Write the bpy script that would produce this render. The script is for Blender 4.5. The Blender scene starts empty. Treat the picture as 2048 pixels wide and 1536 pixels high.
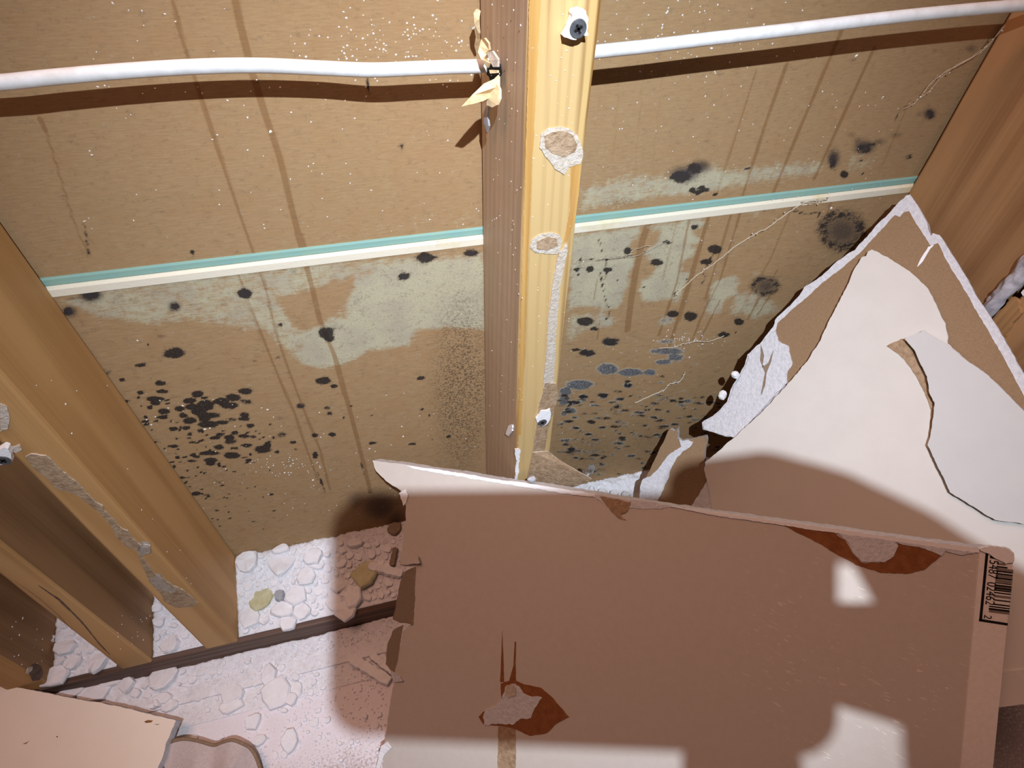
import bpy, bmesh, math, random
import numpy as np
from mathutils import Vector, Matrix, noise as mnoise
from mathutils.geometry import tessellate_polygon

scene = bpy.context.scene
COL = scene.collection

# ------------------------------------------------------------------ camera
FPX = 1139.558                                   # focal length in pixels of the 2048 wide frame
CAM = np.array([-0.083913, -0.378470, 0.646054])  # metres; wall is y=0, top of sole plate is z=0
def _rot(rv):
    th = np.linalg.norm(rv); k = rv/th
    K = np.array([[0, -k[2], k[1]], [k[2], 0, -k[0]], [-k[1], k[0], 0]])
    return np.eye(3) + math.sin(th)*K + (1-math.cos(th))*K@K
RM = _rot(np.array([0.80577, -0.2511, -0.08067])) @ np.array([[1, 0, 0], [0, 0, -1], [0, 1, 0.]])  # rows: right, down, forward
RIGHT, DOWN, FWD = RM
cam_d = bpy.data.cameras.new('camera'); cam = bpy.data.objects.new('camera', cam_d); COL.objects.link(cam)
cam_d.sensor_width = 36.0; cam_d.lens = FPX/2048*36; cam_d.clip_start = 0.001; cam_d.clip_end = 50
cam.matrix_world = Matrix(((RIGHT[0], -DOWN[0], -FWD[0], CAM[0]), (RIGHT[1], -DOWN[1], -FWD[1], CAM[1]),
                           (RIGHT[2], -DOWN[2], -FWD[2], CAM[2]), (0, 0, 0, 1)))
scene.camera = cam

# ------------------------------------------------------------------ world, lights, exposure
world = bpy.data.worlds.new('world'); scene.world = world; world.use_nodes = True
bg = world.node_tree.nodes['Background']
bg.inputs[0].default_value = (1.0, 0.62, 0.45, 1); bg.inputs[1].default_value = 0.02
def look(o, tgt):
    d = Vector(tgt) - o.location
    o.rotation_euler = d.to_track_quat('-Z', 'Y').to_euler()
# the small LED head torch of the person taking the picture
ld = bpy.data.lights.new('head_torch_light', 'SPOT'); lo = bpy.data.objects.new('head_torch_light', ld); COL.objects.link(lo)
lo.location = (-0.0645, -0.515, 0.886); ld.energy = 22.5; ld.shadow_soft_size = 0.0032
ld.color = (0.88, 0.98, 1.10); ld.spot_size = math.radians(74); ld.spot_blend = 1.0
look(lo, (0.045, 0.0, 0.18))
# the wide spill of the same torch round its core beam
sd_ = bpy.data.lights.new('head_torch_spill', 'SPOT'); so_ = bpy.data.objects.new('head_torch_spill', sd_); COL.objects.link(so_)
so_.location = lo.location; sd_.energy = 7.5; sd_.shadow_soft_size = 0.0032; sd_.color = ld.color
sd_.spot_size = math.radians(140); sd_.spot_blend = 1.0; look(so_, (0.05, -0.1, 0.2))
# the warm bulb of the room, unseen overhead to the left, placed to fit the warm fill
wd = bpy.data.lights.new('room_bulb_light', 'AREA'); wo = bpy.data.objects.new('room_bulb_light', wd); COL.objects.link(wo)
wo.location = (-0.42, -0.20, 1.53); wd.energy = 7.5; wd.size = 0.45; wd.color = (1.0, 0.54, 0.40)
look(wo, (0, -0.2, 0.1))
scene.view_settings.view_transform = 'Standard'; scene.view_settings.look = 'None'
scene.view_settings.exposure = 0.0; scene.view_settings.gamma = 1.0
scene.view_settings.use_curve_mapping = False

# ------------------------------------------------------------------ geometry helpers
mm = 0.001
def ray(x, y):
    return RM.T @ np.array([(x-1024)/FPX, (y-768)/FPX, 1.0])
def on(x, y, n, d):
    n = np.asarray(n, float); r = ray(x, y)
    return CAM + r*((d - n@CAM)/(n@r))
def onY(x, y, Y): return on(x, y, (0, 1, 0), Y)
def onX(x, y, X): return on(x, y, (1, 0, 0), X)
def onZ(x, y, Z): return on(x, y, (0, 0, 1), Z)
def azel(az, el):
    a, e = math.radians(az), math.radians(el)
    return np.array([math.sin(a)*math.cos(e), -math.cos(a)*math.cos(e), math.sin(e)])
class Plane:
    def __init__(s, n, p): s.n = np.asarray(n, float)/np.linalg.norm(n); s.d = float(s.n@np.asarray(p, float))
    def at(s, x, y, off=0.0): return on(x, y, s.n, s.d+off)
def lin(r, g, b):
    f = lambda c: (c/255/12.92) if c/255 <= 0.04045 else ((c/255+0.055)/1.055)**2.4
    return (f(r), f(g), f(b), 1.0)

def link(o, parent=None):
    COL.objects.link(o)
    if parent is not None: o.parent = parent
    return o
def world_of(o):
    v = Vector((0, 0, 0))
    while o is not None: v += o.location; o = o.parent
    return v
def mesh_obj(name, verts, faces, mats, parent=None, idx=None, smooth=False, origin=None):
    """one mesh object from world-space vertices; its origin is moved to the thing's own base"""
    V = np.asarray([tuple(v) for v in verts], float)
    if parent is not None: base = np.array(world_of(parent)); off = base
    else:
        base = np.array([V[:, 0].mean(), V[:, 1].mean(), V[:, 2].min()]) if origin is None else np.asarray(origin, float); off = base
    me = bpy.data.meshes.new(name)
    me.from_pydata((V-off).tolist(), [], faces)
    if not isinstance(mats, (list, tuple)): mats = [mats]
    for m in mats: me.materials.append(m)
    if idx is not None: me.polygons.foreach_set('material_index', idx)
    if smooth: me.polygons.foreach_set('use_smooth', [True]*len(me.polygons))
    me.update()
    o = bpy.data.objects.new(name, me); link(o, parent)
    if parent is None: o.location = Vector(off)
    return o
def empty(name, loc):
    o = bpy.data.objects.new(name, None); o.location = Vector(tuple(loc)); o.empty_display_size = 0.02
    return link(o)
def tag(o, label=None, cat=None, group=None, kind=None):
    for k, v in (('label', label), ('category', cat), ('group', group), ('kind', kind)):
        if v: o[k] = v
    return o

def jag(poly, step=6.0, amp=1.0, seed=1, skip=()):
    """an outline in picture pixels, its edges broken up like torn paper; skip = edges left straight"""
    r = random.Random(seed); out = []; n = len(poly)
    for i in range(n):
        a, b = poly[i], poly[(i+1) % n]
        L = math.hypot(b[0]-a[0], b[1]-a[1]); k = max(1, int(L/step)); a0 = 0.15*amp if i in skip else amp
        nx, ny = -(b[1]-a[1])/(L+1e-9), (b[0]-a[0])/(L+1e-9); w = 0
        for j in range(k):
            t = j/k; w = 0.55*w + r.uniform(-1, 1)*a0
            e = w if j else 0
            out.append((a[0]+(b[0]-a[0])*t+nx*e, a[1]+(b[1]-a[1])*t+ny*e))
    return out
def slab_geo(front, back):
    n = len(front)
    tris = tessellate_polygon([[Vector(tuple(p)) for p in front]])
    V = [tuple(p) for p in front]+[tuple(p) for p in back]; F = []; I = []
    nf = np.mean([np.cross(np.array(front[b])-np.array(front[a]), np.array(front[c])-np.array(front[a])) for a, b, c in tris], axis=0)
    thick = np.array(front[0])-np.array(back[0]); flip = nf@thick < 0
    for a, b, c in tris:
        F.append((c, b, a) if flip else (a, b, c)); I.append(0)
    for a, b, c in tris:
        F.append((a+n, b+n, c+n) if flip else (c+n, b+n, a+n)); I.append(1)
    # outline orientation about the front normal decides the side winding
    N = thick/np.linalg.norm(thick); ar = 0
    c0 = np.array(front[0])
    for i in range(n): ar += N@np.cross(np.array(front[i])-c0, np.array(front[(i+1) % n])-c0)
    for i in range(n):
        j = (i+1) % n
        F.append((i, i+n, j+n, j) if ar > 0 else (j, j+n, i+n, i)); I.append(2)
    return V, F, I
def slab(name, poly, plane, thick, mats, parent=None, off=0.0):
    """a sheet cut to an outline: front on the plane (+off), given thickness, materials front/back/edge"""
    fr = [plane.at(x, y, off) for x, y in poly]; bk = [p - plane.n*thick for p in fr]
    V, F, I = slab_geo(fr, bk)
    if not isinstance(mats, (list, tuple)): mats = [mats]*3
    return mesh_obj(name, V, F, list(mats), parent, I)
def tube_geo(pts, rad, n=8, cap=True):
    pts = [np.asarray(p, float) for p in pts]; V = []; F = []
    rads = rad if hasattr(rad, '__len__') else [rad]*len(pts)
    up = np.array([0.13, 0.21, 0.97])
    for i, p in enumerate(pts):
        t = pts[min(i+1, len(pts)-1)]-pts[max(i-1, 0)]; t = t/(np.linalg.norm(t)+1e-12)
        a = np.cross(t, up); a = a/(np.linalg.norm(a)+1e-12); b = np.cross(t, a)
        for k in range(n):
            th = 2*math.pi*k/n; V.append(p+rads[i]*(a*math.cos(th)+b*math.sin(th)))
    for i in range(len(pts)-1):
        for k in range(n):
            k2 = (k+1) % n; F.append((i*n+k, i*n+k2, (i+1)*n+k2, (i+1)*n+k))
    if cap:
        F.append(tuple(range(n))); F.append(tuple((len(pts)-1)*n+k for k in reversed(range(n))))
    return V, F
def smooth_path(pts, sub=6):
    P = [np.asarray(p, float) for p in pts]; out = []
    for i in range(len(P)-1):
        p0, p1, p2, p3 = P[max(i-1, 0)], P[i], P[i+1], P[min(i+2, len(P)-1)]
        for k in range(sub):
            t = k/sub
            out.append(0.5*((2*p1)+(-p0+p2)*t+(2*p0-5*p1+4*p2-p3)*t*t+(-p0+3*p1-3*p2+p3)*t**3))
    out.append(P[-1]); return out

# ------------------------------------------------------------------ material helpers
def mat(name):
    m = bpy.data.materials.new(name); m.use_nodes = True
    return m, m.node_tree, m.node_tree.nodes['Principled BSDF']
class NT:
    def __init__(s, nt): s.nt = nt; s.N = nt.nodes; s.L = nt.links
    def put(s, sock, v):
        if hasattr(v, 'is_output') or isinstance(v, bpy.types.NodeSocket): s.L.new(v, sock)
        else: sock.default_value = v
    def coord(s, scale=(1, 1, 1), rot=(0, 0, 0), geo=False):
        if geo:
            c = s.N.new('ShaderNodeNewGeometry').outputs['Position']
        else:
            c = s.N.new('ShaderNodeTexCoord').outputs['Object']
        m = s.N.new('ShaderNodeMapping'); s.L.new(c, m.inputs[0]); m.inputs[3].default_value = scale; m.inputs[2].default_value = rot
        return m.outputs[0]
    def noise(s, vec, scale, detail=4, rough=0.55, dist=0.0):
        n = s.N.new('ShaderNodeTexNoise'); s.L.new(vec, n.inputs['Vector']); n.inputs['Scale'].default_value = scale
        n.inputs['Detail'].default_value = detail; n.inputs['Roughness'].default_value = rough; n.inputs['Distortion'].default_value = dist
        return n.outputs['Fac']
    def vor(s, vec, scale, feat='F1'):
        n = s.N.new('ShaderNodeTexVoronoi'); s.L.new(vec, n.inputs['Vector']); n.inputs['Scale'].default_value = scale; n.feature = feat
        return n.outputs['Distance']
    def ramp(s, fac, stops):
        n = s.N.new('ShaderNodeValToRGB'); s.put(n.inputs[0], fac); e = n.color_ramp.elements
        while len(e) < len(stops): e.new(0.5)
        for i, (p, c) in enumerate(stops):
            e[i].position = p; e[i].color = c if hasattr(c, '__len__') else (c, c, c, 1)
        return n.outputs[0]
    def mix(s, fac, a, b, blend='MIX'):
        n = s.N.new('ShaderNodeMix'); n.data_type = 'RGBA'; n.blend_type = blend
        s.put(n.inputs[0], fac); s.put(n.inputs[6], a); s.put(n.inputs[7], b); return n.outputs[2]
    def math(s, op, a, b=0.0, c=None, clamp=False):
        n = s.N.new('ShaderNodeMath'); n.operation = op; n.use_clamp = clamp; s.put(n.inputs[0], a); s.put(n.inputs[1], b)
        if c is not None: s.put(n.inputs[2], c)
        return n.outputs[0]
    def step(s, v, lo, hi):
        n = s.N.new('ShaderNodeMapRange'); n.interpolation_type = 'SMOOTHSTEP'; s.put(n.inputs[0], v)
        n.inputs[1].default_value = lo; n.inputs[2].default_value = hi; return n.outputs[0]
    def attr(s, name):
        n = s.N.new('ShaderNodeAttribute'); n.attribute_name = name; return n.outputs['Fac']
    def bump(s, h, strength, dist, bsdf):
        n = s.N.new('ShaderNodeBump'); n.inputs['Strength'].default_value = strength; n.inputs['Distance'].default_value = dist
        s.L.new(h, n.inputs['Height']); s.L.new(n.outputs[0], bsdf.inputs['Normal'])

def wood(name, c_light, c_dark, c_band=None, rough=0.6, ring=38.0, axis='Z', contrast=0.5, bumpy=0.25, lo=0.32, hi=0.82):
    """sawn softwood: fine drawn-out grain, faint growth bands that wander along the length"""
    m, nt, b = mat(name); t = NT(nt)
    ax = (lambda k: (1, 1, k)) if axis == 'Z' else (lambda k: (k, 1, 1))
    vf = t.coord(ax(0.012), geo=True); vm = t.coord(ax(0.035), geo=True); vb = t.coord(ax(0.09), geo=True)
    w = t.N.new('ShaderNodeTexWave'); w.wave_type = 'BANDS'; w.bands_direction = 'DIAGONAL'
    t.L.new(vm, w.inputs['Vector']); w.inputs['Scale'].default_value = ring; w.inputs['Distortion'].default_value = 5.0
    w.inputs['Detail'].default_value = 3; w.inputs['Detail Scale'].default_value = 0.8
    g = t.math('ADD', t.math('MULTIPLY', w.outputs['Fac'], 0.30*contrast), t.math('MULTIPLY', t.noise(vf, 420, 4, 0.65), 0.55))
    g = t.math('ADD', g, t.math('MULTIPLY', t.noise(vb, 40, 3, 0.6), 0.35))
    c = t.mix(t.ramp(g, [(lo, 0.0), (hi, 1.0)]), c_dark, c_light)
    if c_band: c = t.mix(t.math('MULTIPLY', t.step(t.noise(t.coord(ax(0.06), geo=True), 30, 2, 0.5), 0.50, 0.66), 0.8), c, c_band)
    nt.links.new(c, b.inputs['Base Color']); b.inputs['Roughness'].default_value = rough
    b.inputs['Specular IOR Level'].default_value = 0.25
    t.bump(g, bumpy, 0.0008, b); return m
def flat(name, col, col2=None, scale=60, rough=0.85, bumps=0.25, bscale=260, bdist=0.001, spec=0.2, lo=0.35, hi=0.7):
    m, nt, b = mat(name); t = NT(nt); v = t.coord(geo=True)
    if col2: c = t.mix(t.ramp(t.noise(v, scale, 5, 0.6), [(lo, 0.0), (hi, 1.0)]), col, col2)
    else: c = col
    t.put(b.inputs['Base Color'], c); b.inputs['Roughness'].default_value = rough; b.inputs['Specular IOR Level'].default_value = spec
    if bumps: t.bump(t.noise(v, bscale, 5, 0.65), bumps, bdist, b)
    return m

M = {}
M['pine'] = wood('pine_sawn', lin(200, 168, 112), lin(140, 98, 48), lin(204, 174, 122), ring=95, contrast=1.0, bumpy=0.12, lo=0.42, hi=0.60)
M['pine_side'] = wood('pine_weathered', lin(206, 184, 156), lin(170, 146, 120), ring=70, contrast=0.4, bumpy=0.3)
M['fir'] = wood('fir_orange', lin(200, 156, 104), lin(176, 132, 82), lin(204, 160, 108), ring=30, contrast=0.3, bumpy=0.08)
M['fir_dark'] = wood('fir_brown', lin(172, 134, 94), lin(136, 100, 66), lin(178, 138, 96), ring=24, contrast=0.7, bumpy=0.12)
M['plate_wood'] = wood('plate_wood', lin(128, 104, 92), lin(78, 56, 46), ring=60, axis='X', bumpy=0.6)
M['split_wood'] = wood('split_wood', lin(190, 152, 104), lin(140, 100, 62), ring=120, bumpy=0.5)
M['splinter_wood'] = flat('splinter_wood', lin(240, 220, 182), lin(216, 184, 134), 120, 0.7, 0.4)
M['amber'] = wood('amber_sapwood', lin(206, 164, 98), lin(178, 130, 68), ring=95, contrast=0.8, bumpy=0.1)
M['gypsum'] = flat('gypsum_core', lin(226, 226, 230), lin(206, 206, 212), 300, 0.95, 0.8, 420, 0.0016, 0.1)
M['plaster'] = flat('plaster_chip', lin(240, 239, 242), lin(230, 228, 232), 90, 0.95, 0.45, 320, 0.001, 0.1)
M['plaster_yellow'] = flat('plaster_chip_cream', lin(206, 202, 168), lin(188, 182, 142), 90, 0.95, 0.3, 320, 0.001, 0.1)
M['plaster_grey'] = flat('plaster_chip_grey', lin(178, 180, 186), lin(160, 162, 170), 90, 0.95, 0.3, 320, 0.001, 0.1)
M['rubble'] = flat('plaster_rubble', lin(240, 239, 243), lin(214, 212, 214), 230, 0.97, 0.8, 380, 0.002, 0.05, 0.5, 0.8)
M['paper_brown'] = flat('kraft_paper', lin(152, 126, 98), lin(140, 113, 86), 700, 0.9, 0.2, 900, 0.0005, 0.1)
M['paper_torn'] = flat('torn_paper', lin(186, 160, 132), lin(150, 122, 94), 240, 0.95, 0.9, 420, 0.0015, 0.1)
M['paper_fuzz'] = flat('paper_fuzz', lin(196, 180, 160), lin(214, 206, 196), 300, 0.95, 0.9, 420, 0.0015, 0.1)
M['paper_orange'] = flat('inner_paper', lin(150, 98, 62), lin(128, 80, 50), 160, 0.9, 0.35, 500, 0.001, 0.1)
M['paper_flap'] = flat('flap_paper', lin(146, 128, 110), lin(138, 120, 102), 300, 0.9, 0.2, 500, 0.0006, 0.1)
M['paint'] = flat('cream_paint', lin(216, 211, 204), lin(212, 206, 200), 40, 0.7, 0.06, 500, 0.0004, 0.25)
M['paint_warm'] = flat('cream_paint_warm', lin(242, 228, 212), lin(239, 224, 207), 30, 0.7, 0.05, 500, 0.0004, 0.25)
M['paint_dimmed'] = flat('dimmed_cream_paint', lin(204, 202, 200), lin(200, 198, 197), 40, 0.75, 0.06, 500, 0.0004, 0.2)  # greyed colour carries the duller light of a tilted sheet
M['cable'] = flat('cable_sheath', lin(236, 236, 236), lin(220, 218, 214), 140, 0.5, 0.1, 600, 0.0004, 0.4)
M['screw'] = flat('screw_steel', lin(92, 94, 98), lin(60, 61, 64), 300, 0.45, 0.2, 500, 0.0004, 0.5)
M['black'] = flat('black_ink', lin(24, 20, 20), None, rough=0.7, bumps=0)
M['tape'] = flat('end_tape_paper', lin(238, 231, 226), lin(230, 222, 216), 300, 0.8, 0.1, 600, 0.0004, 0.2)
M['bar_pale'] = flat('pale_bar', lin(128, 118, 112), None, rough=0.8, bumps=0)
M['white'] = flat('white_plaster', lin(244, 244, 246), None, rough=0.9, bumps=0.5, bscale=500, bdist=0.001)
M['web'] = flat('cobweb_silk', lin(196, 184, 166), None, rough=0.6, bumps=0)
M['cloth'] = flat('grey_cloth', lin(206, 192, 188), lin(190, 176, 173), 500, 0.95, 0.5, 1600, 0.0006, 0.1)
M['hem'] = flat('brown_hem', lin(156, 132, 110), lin(132, 108, 88), 700, 0.95, 0.6, 1200, 0.0008, 0.1)
M['caulk'] = flat('grey_film', lin(150, 146, 152), lin(206, 204, 212), 60, 0.45, 0.5, 120, 0.002, 0.5)
M['phone'] = flat('phone_body', lin(40, 42, 48), None, rough=0.35, bumps=0, spec=0.5)
M['lens'] = flat('lens_glass', lin(12, 12, 16), None, rough=0.08, bumps=0, spec=0.6)
M['skin'] = flat('skin', lin(205, 160, 135), lin(192, 142, 118), 60, 0.55, 0.2, 400, 0.0005, 0.35)
M['sleeve'] = flat('sleeve_cloth', lin(70, 76, 92), lin(58, 62, 78), 300, 0.95, 0.4, 900, 0.0008, 0.1)
M['stain'] = flat('drip_stain', lin(150, 100, 58), lin(128, 82, 46), 150, 0.8, 0.1)
def clear_film():
    m, nt, b = mat('clear_film'); b.inputs['Base Color'].default_value = (0.9, 0.92, 0.92, 1); b.inputs['Roughness'].default_value = 0.12
    b.inputs['Transmission Weight'].default_value = 0.85; b.inputs['IOR'].default_value = 1.25; return m
M['film'] = clear_film()
def front_board_mat():
    m, nt, b = mat('grey_face_paper'); t = NT(nt); v = t.coord(geo=True)
    c = t.mix(t.ramp(t.noise(v, 160, 4, 0.6), [(0.3, 0.0), (0.7, 1.0)]), lin(206, 197, 189), lin(202, 193, 184))
    sc = t.noise(t.coord((110, 110, 620), geo=True), 1.0, 3, 0.6)   # pale horizontal scuffs
    sepx = t.N.new('ShaderNodeSeparateXYZ'); t.L.new(v, sepx.inputs[0])
    m2 = t.math('MULTIPLY', t.step(t.noise(v, 22, 3, 0.5), 0.42, 0.58), t.step(sepx.outputs[0], 0.10, 0.19))
    c = t.mix(t.math('MULTIPLY', t.math('MULTIPLY', t.step(sc, 0.62, 0.66), m2), 0.8), c, lin(236, 226, 214))
    nt.links.new(c, b.inputs['Base Color']); b.inputs['Roughness'].default_value = 0.9; b.inputs['Specular IOR Level'].default_value = 0.12
    t.bump(t.noise(v, 800, 3, 0.6), 0.15, 0.0004, b); return m
M['face_grey'] = front_board_mat()
def floor_mat():
    m, nt, b = mat('dusty_floor'); t = NT(nt); v = t.coord(geo=True)
    dust = t.noise(v, 420, 5, 0.65); big = t.noise(v, 22, 3, 0.6)
    sep = t.N.new('ShaderNodeSeparateXYZ'); t.L.new(v, sep.inputs[0])
    near = t.N.new('ShaderNodeMapRange'); t.L.new(sep.outputs[1], near.inputs[0]); near.inputs[1].default_value = -0.26; near.inputs[2].default_value = -0.14
    f = t.math('ADD', t.math('MULTIPLY', near.outputs[0], 0.6), t.math('MULTIPLY', big, 0.35))
    f = t.math('ADD', f, t.math('MULTIPLY', t.math('SUBTRACT', dust, 0.5), 1.3))
    c = t.mix(t.step(f, 0.12, 0.45), lin(192, 178, 177), lin(238, 233, 238))
    t.L.new(c, b.inputs['Base Color']); b.inputs['Roughness'].default_value = 0.95; b.inputs['Specular IOR Level'].default_value = 0.1
    t.bump(dust, 0.6, 0.002, b); return m
M['floor'] = floor_mat()

def wall_mat():
    m, nt, b = mat('mouldy_wall_paper'); t = NT(nt); v = t.coord(geo=True)
    n1 = t.noise(v, 160, 4, 0.65); n2 = t.noise(v, 620, 4, 0.7); n3 = t.noise(v, 45, 3, 0.6)
    fib = t.noise(t.coord((0.12, 1, 1), geo=True), 900, 3, 0.7)
    c = t.mix(t.ramp(fib, [(0.3, 0.0), (0.7, 1.0)]), lin(160, 129, 94), lin(174, 144, 106))
    c = t.mix(t.math('MULTIPLY', t.step(n3, 0.45, 0.7), 0.35), c, lin(166, 129, 90))
    # drips of tannin running down the sheet
    st = t.math('ADD', t.attr('streak'), t.math('MULTIPLY', t.math('SUBTRACT', n2, 0.5), 0.25))
    c = t.mix(t.math('MULTIPLY', t.step(st, 0.18, 0.6), 0.5), c, lin(120, 80, 40))
    # pale bloom
    pl = t.math('ADD', t.attr('bloom'), t.math('ADD', t.math('MULTIPLY', t.math('SUBTRACT', n1, 0.5), 1.1), t.math('MULTIPLY', t.math('SUBTRACT', n2, 0.5), 0.9)))
    pc = t.mix(t.step(n3, 0.4, 0.65), lin(194, 191, 164), lin(182, 178, 158))
    pc = t.mix(t.math('MULTIPLY', t.step(n2, 0.42, 0.62), 0.35), pc, lin(160, 148, 120))
    pc = t.mix(t.math('MULTIPLY', t.step(st, 0.3, 0.7), 0.7), pc, lin(150, 116, 74))
    c = t.mix(t.math('MULTIPLY', t.step(t.math('ADD', pl, t.math('MULTIPLY', t.math('SUBTRACT', fib, 0.5), 0.9)), 0.22, 0.78), 0.8), c, pc)
    # grey furry mould
    fz = t.math('ADD', t.math('ADD', t.attr('fuzz'), t.math('MULTIPLY', t.math('SUBTRACT', n1, 0.5), 1.0)), t.math('MULTIPLY', t.math('SUBTRACT', n2, 0.5), 0.5))
    rim = t.math('MULTIPLY', t.step(fz, 0.12, 0.3), 0.55)
    c = t.mix(rim, c, lin(178, 172, 156))
    c = t.mix(t.math('MULTIPLY', t.step(fz, 0.30, 0.5), 0.95), c, t.mix(t.step(n2, 0.38, 0.62), lin(64, 66, 72), lin(124, 126, 130)))
    # peppering of tiny colonies
    pep = t.math('MULTIPLY', t.step(t.attr('pepper'), 0.05, 0.8), t.step(t.noise(t.coord((1, 1, 1.6), geo=True), 560, 3, 0.75), 0.50, 0.56))
    c = t.mix(t.math('MULTIPLY', pep, 0.8), c, lin(58, 50, 44))
    # black mould
    mo = t.math('ADD', t.attr('mould'), t.math('MULTIPLY', t.math('SUBTRACT', t.noise(t.coord((0.7, 1, 1.1), geo=True), 210, 3, 0.7), 0.5), 1.15))
    mo = t.math('ADD', mo, t.math('MULTIPLY', t.math('SUBTRACT', n2, 0.5), 0.7))
    c = t.mix(t.math('MULTIPLY', t.step(mo, 0.02, 0.30), 0.35), c, lin(112, 94, 74))
    c = t.mix(t.math('MULTIPLY', t.step(mo, 0.26, 0.50), 0.93), c, t.mix(t.step(n2, 0.45, 0.7), lin(36, 32, 32), lin(66, 60, 58)))
    so = t.math('ADD', t.attr('smudge'), t.math('MULTIPLY', t.math('SUBTRACT', n2, 0.5), 0.5))
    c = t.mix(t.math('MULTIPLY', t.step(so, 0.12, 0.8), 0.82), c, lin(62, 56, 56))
    t.L.new(c, b.inputs['Base Color']); b.inputs['Roughness'].default_value = 0.92; b.inputs['Specular IOR Level'].default_value = 0.12
    h = t.math('ADD', t.math('MULTIPLY', fib, 0.4), t.math('MULTIPLY', t.step(fz, 0.15, 0.5), 1.5))
    t.bump(h, 0.25, 0.001, b); return m
M['wall'] = wall_mat()
M['green_edge'] = flat('green_edge_paper', lin(142, 184, 178), lin(152, 188, 172), 60, 0.8, 0.15)
M['white_edge'] = flat('white_edge_paper', lin(230, 222, 202), lin(214, 194, 132), 14, 0.85, 0.3, lo=0.58, hi=0.72)

# ------------------------------------------------------------------ the wall behind the studs and what grows on it
ZJ = 0.4135                                         # height of the joint between the two boards
def zm(pts, ox, oy, s): return [(ox+p[0]/s, oy+p[1]/s)+tuple(q/s for q in p[2:4])+tuple(p[4:]) for p in pts]
SPOT, SOFT, FUZZ = [], [], []
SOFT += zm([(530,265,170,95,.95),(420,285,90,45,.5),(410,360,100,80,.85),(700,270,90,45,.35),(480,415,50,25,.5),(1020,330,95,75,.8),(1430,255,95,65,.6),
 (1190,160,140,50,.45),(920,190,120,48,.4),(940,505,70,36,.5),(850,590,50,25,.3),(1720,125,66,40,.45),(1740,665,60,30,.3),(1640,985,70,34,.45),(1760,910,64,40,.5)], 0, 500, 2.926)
SOFT += [(760,1015,90,70,.75), (715,1000,60,50,.5), (790,1035,60,50,.6)]  # dark mould at the wall foot, also deepening the phone's shade there
SPOT += zm([(530,262,90,50,.8),(400,362,50,40,.7),(1025,330,50,36,.8),(1025,395,20,10,.8),(1430,255,80,55,.85),(1075,130,35,20,.9),(1125,15,30,20,.9),(1020,605,112,52,1),
 (820,675,60,25,.8),(1910,485,80,60,.9),(1925,520,50,30,.9),(1640,440,25,20,.6),(1630,630,30,20,.6),(1490,650,30,12,.5),(1890,765,75,36,1),(1955,797,38,20,1),
 (1760,910,50,30,.65),(1930,957,35,20,.9),(1915,925,40,20,.6),(1945,1080,45,22,.9),(1840,1085,35,20,.8),(2010,983,12,10,1),(1845,1200,30,35,.9),(1715,1125,35,15,.9),
 (1625,1180,20,12,.9),(1730,1165,20,9,.8),(1540,1165,90,40,.9),(1565,1140,40,30,.9),(1650,1085,50,30,.6),(1690,1227,15,8,.8),(1575,1290,15,8,.8),(865,558,18,14,.8)], 0, 500, 2.926)
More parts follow.
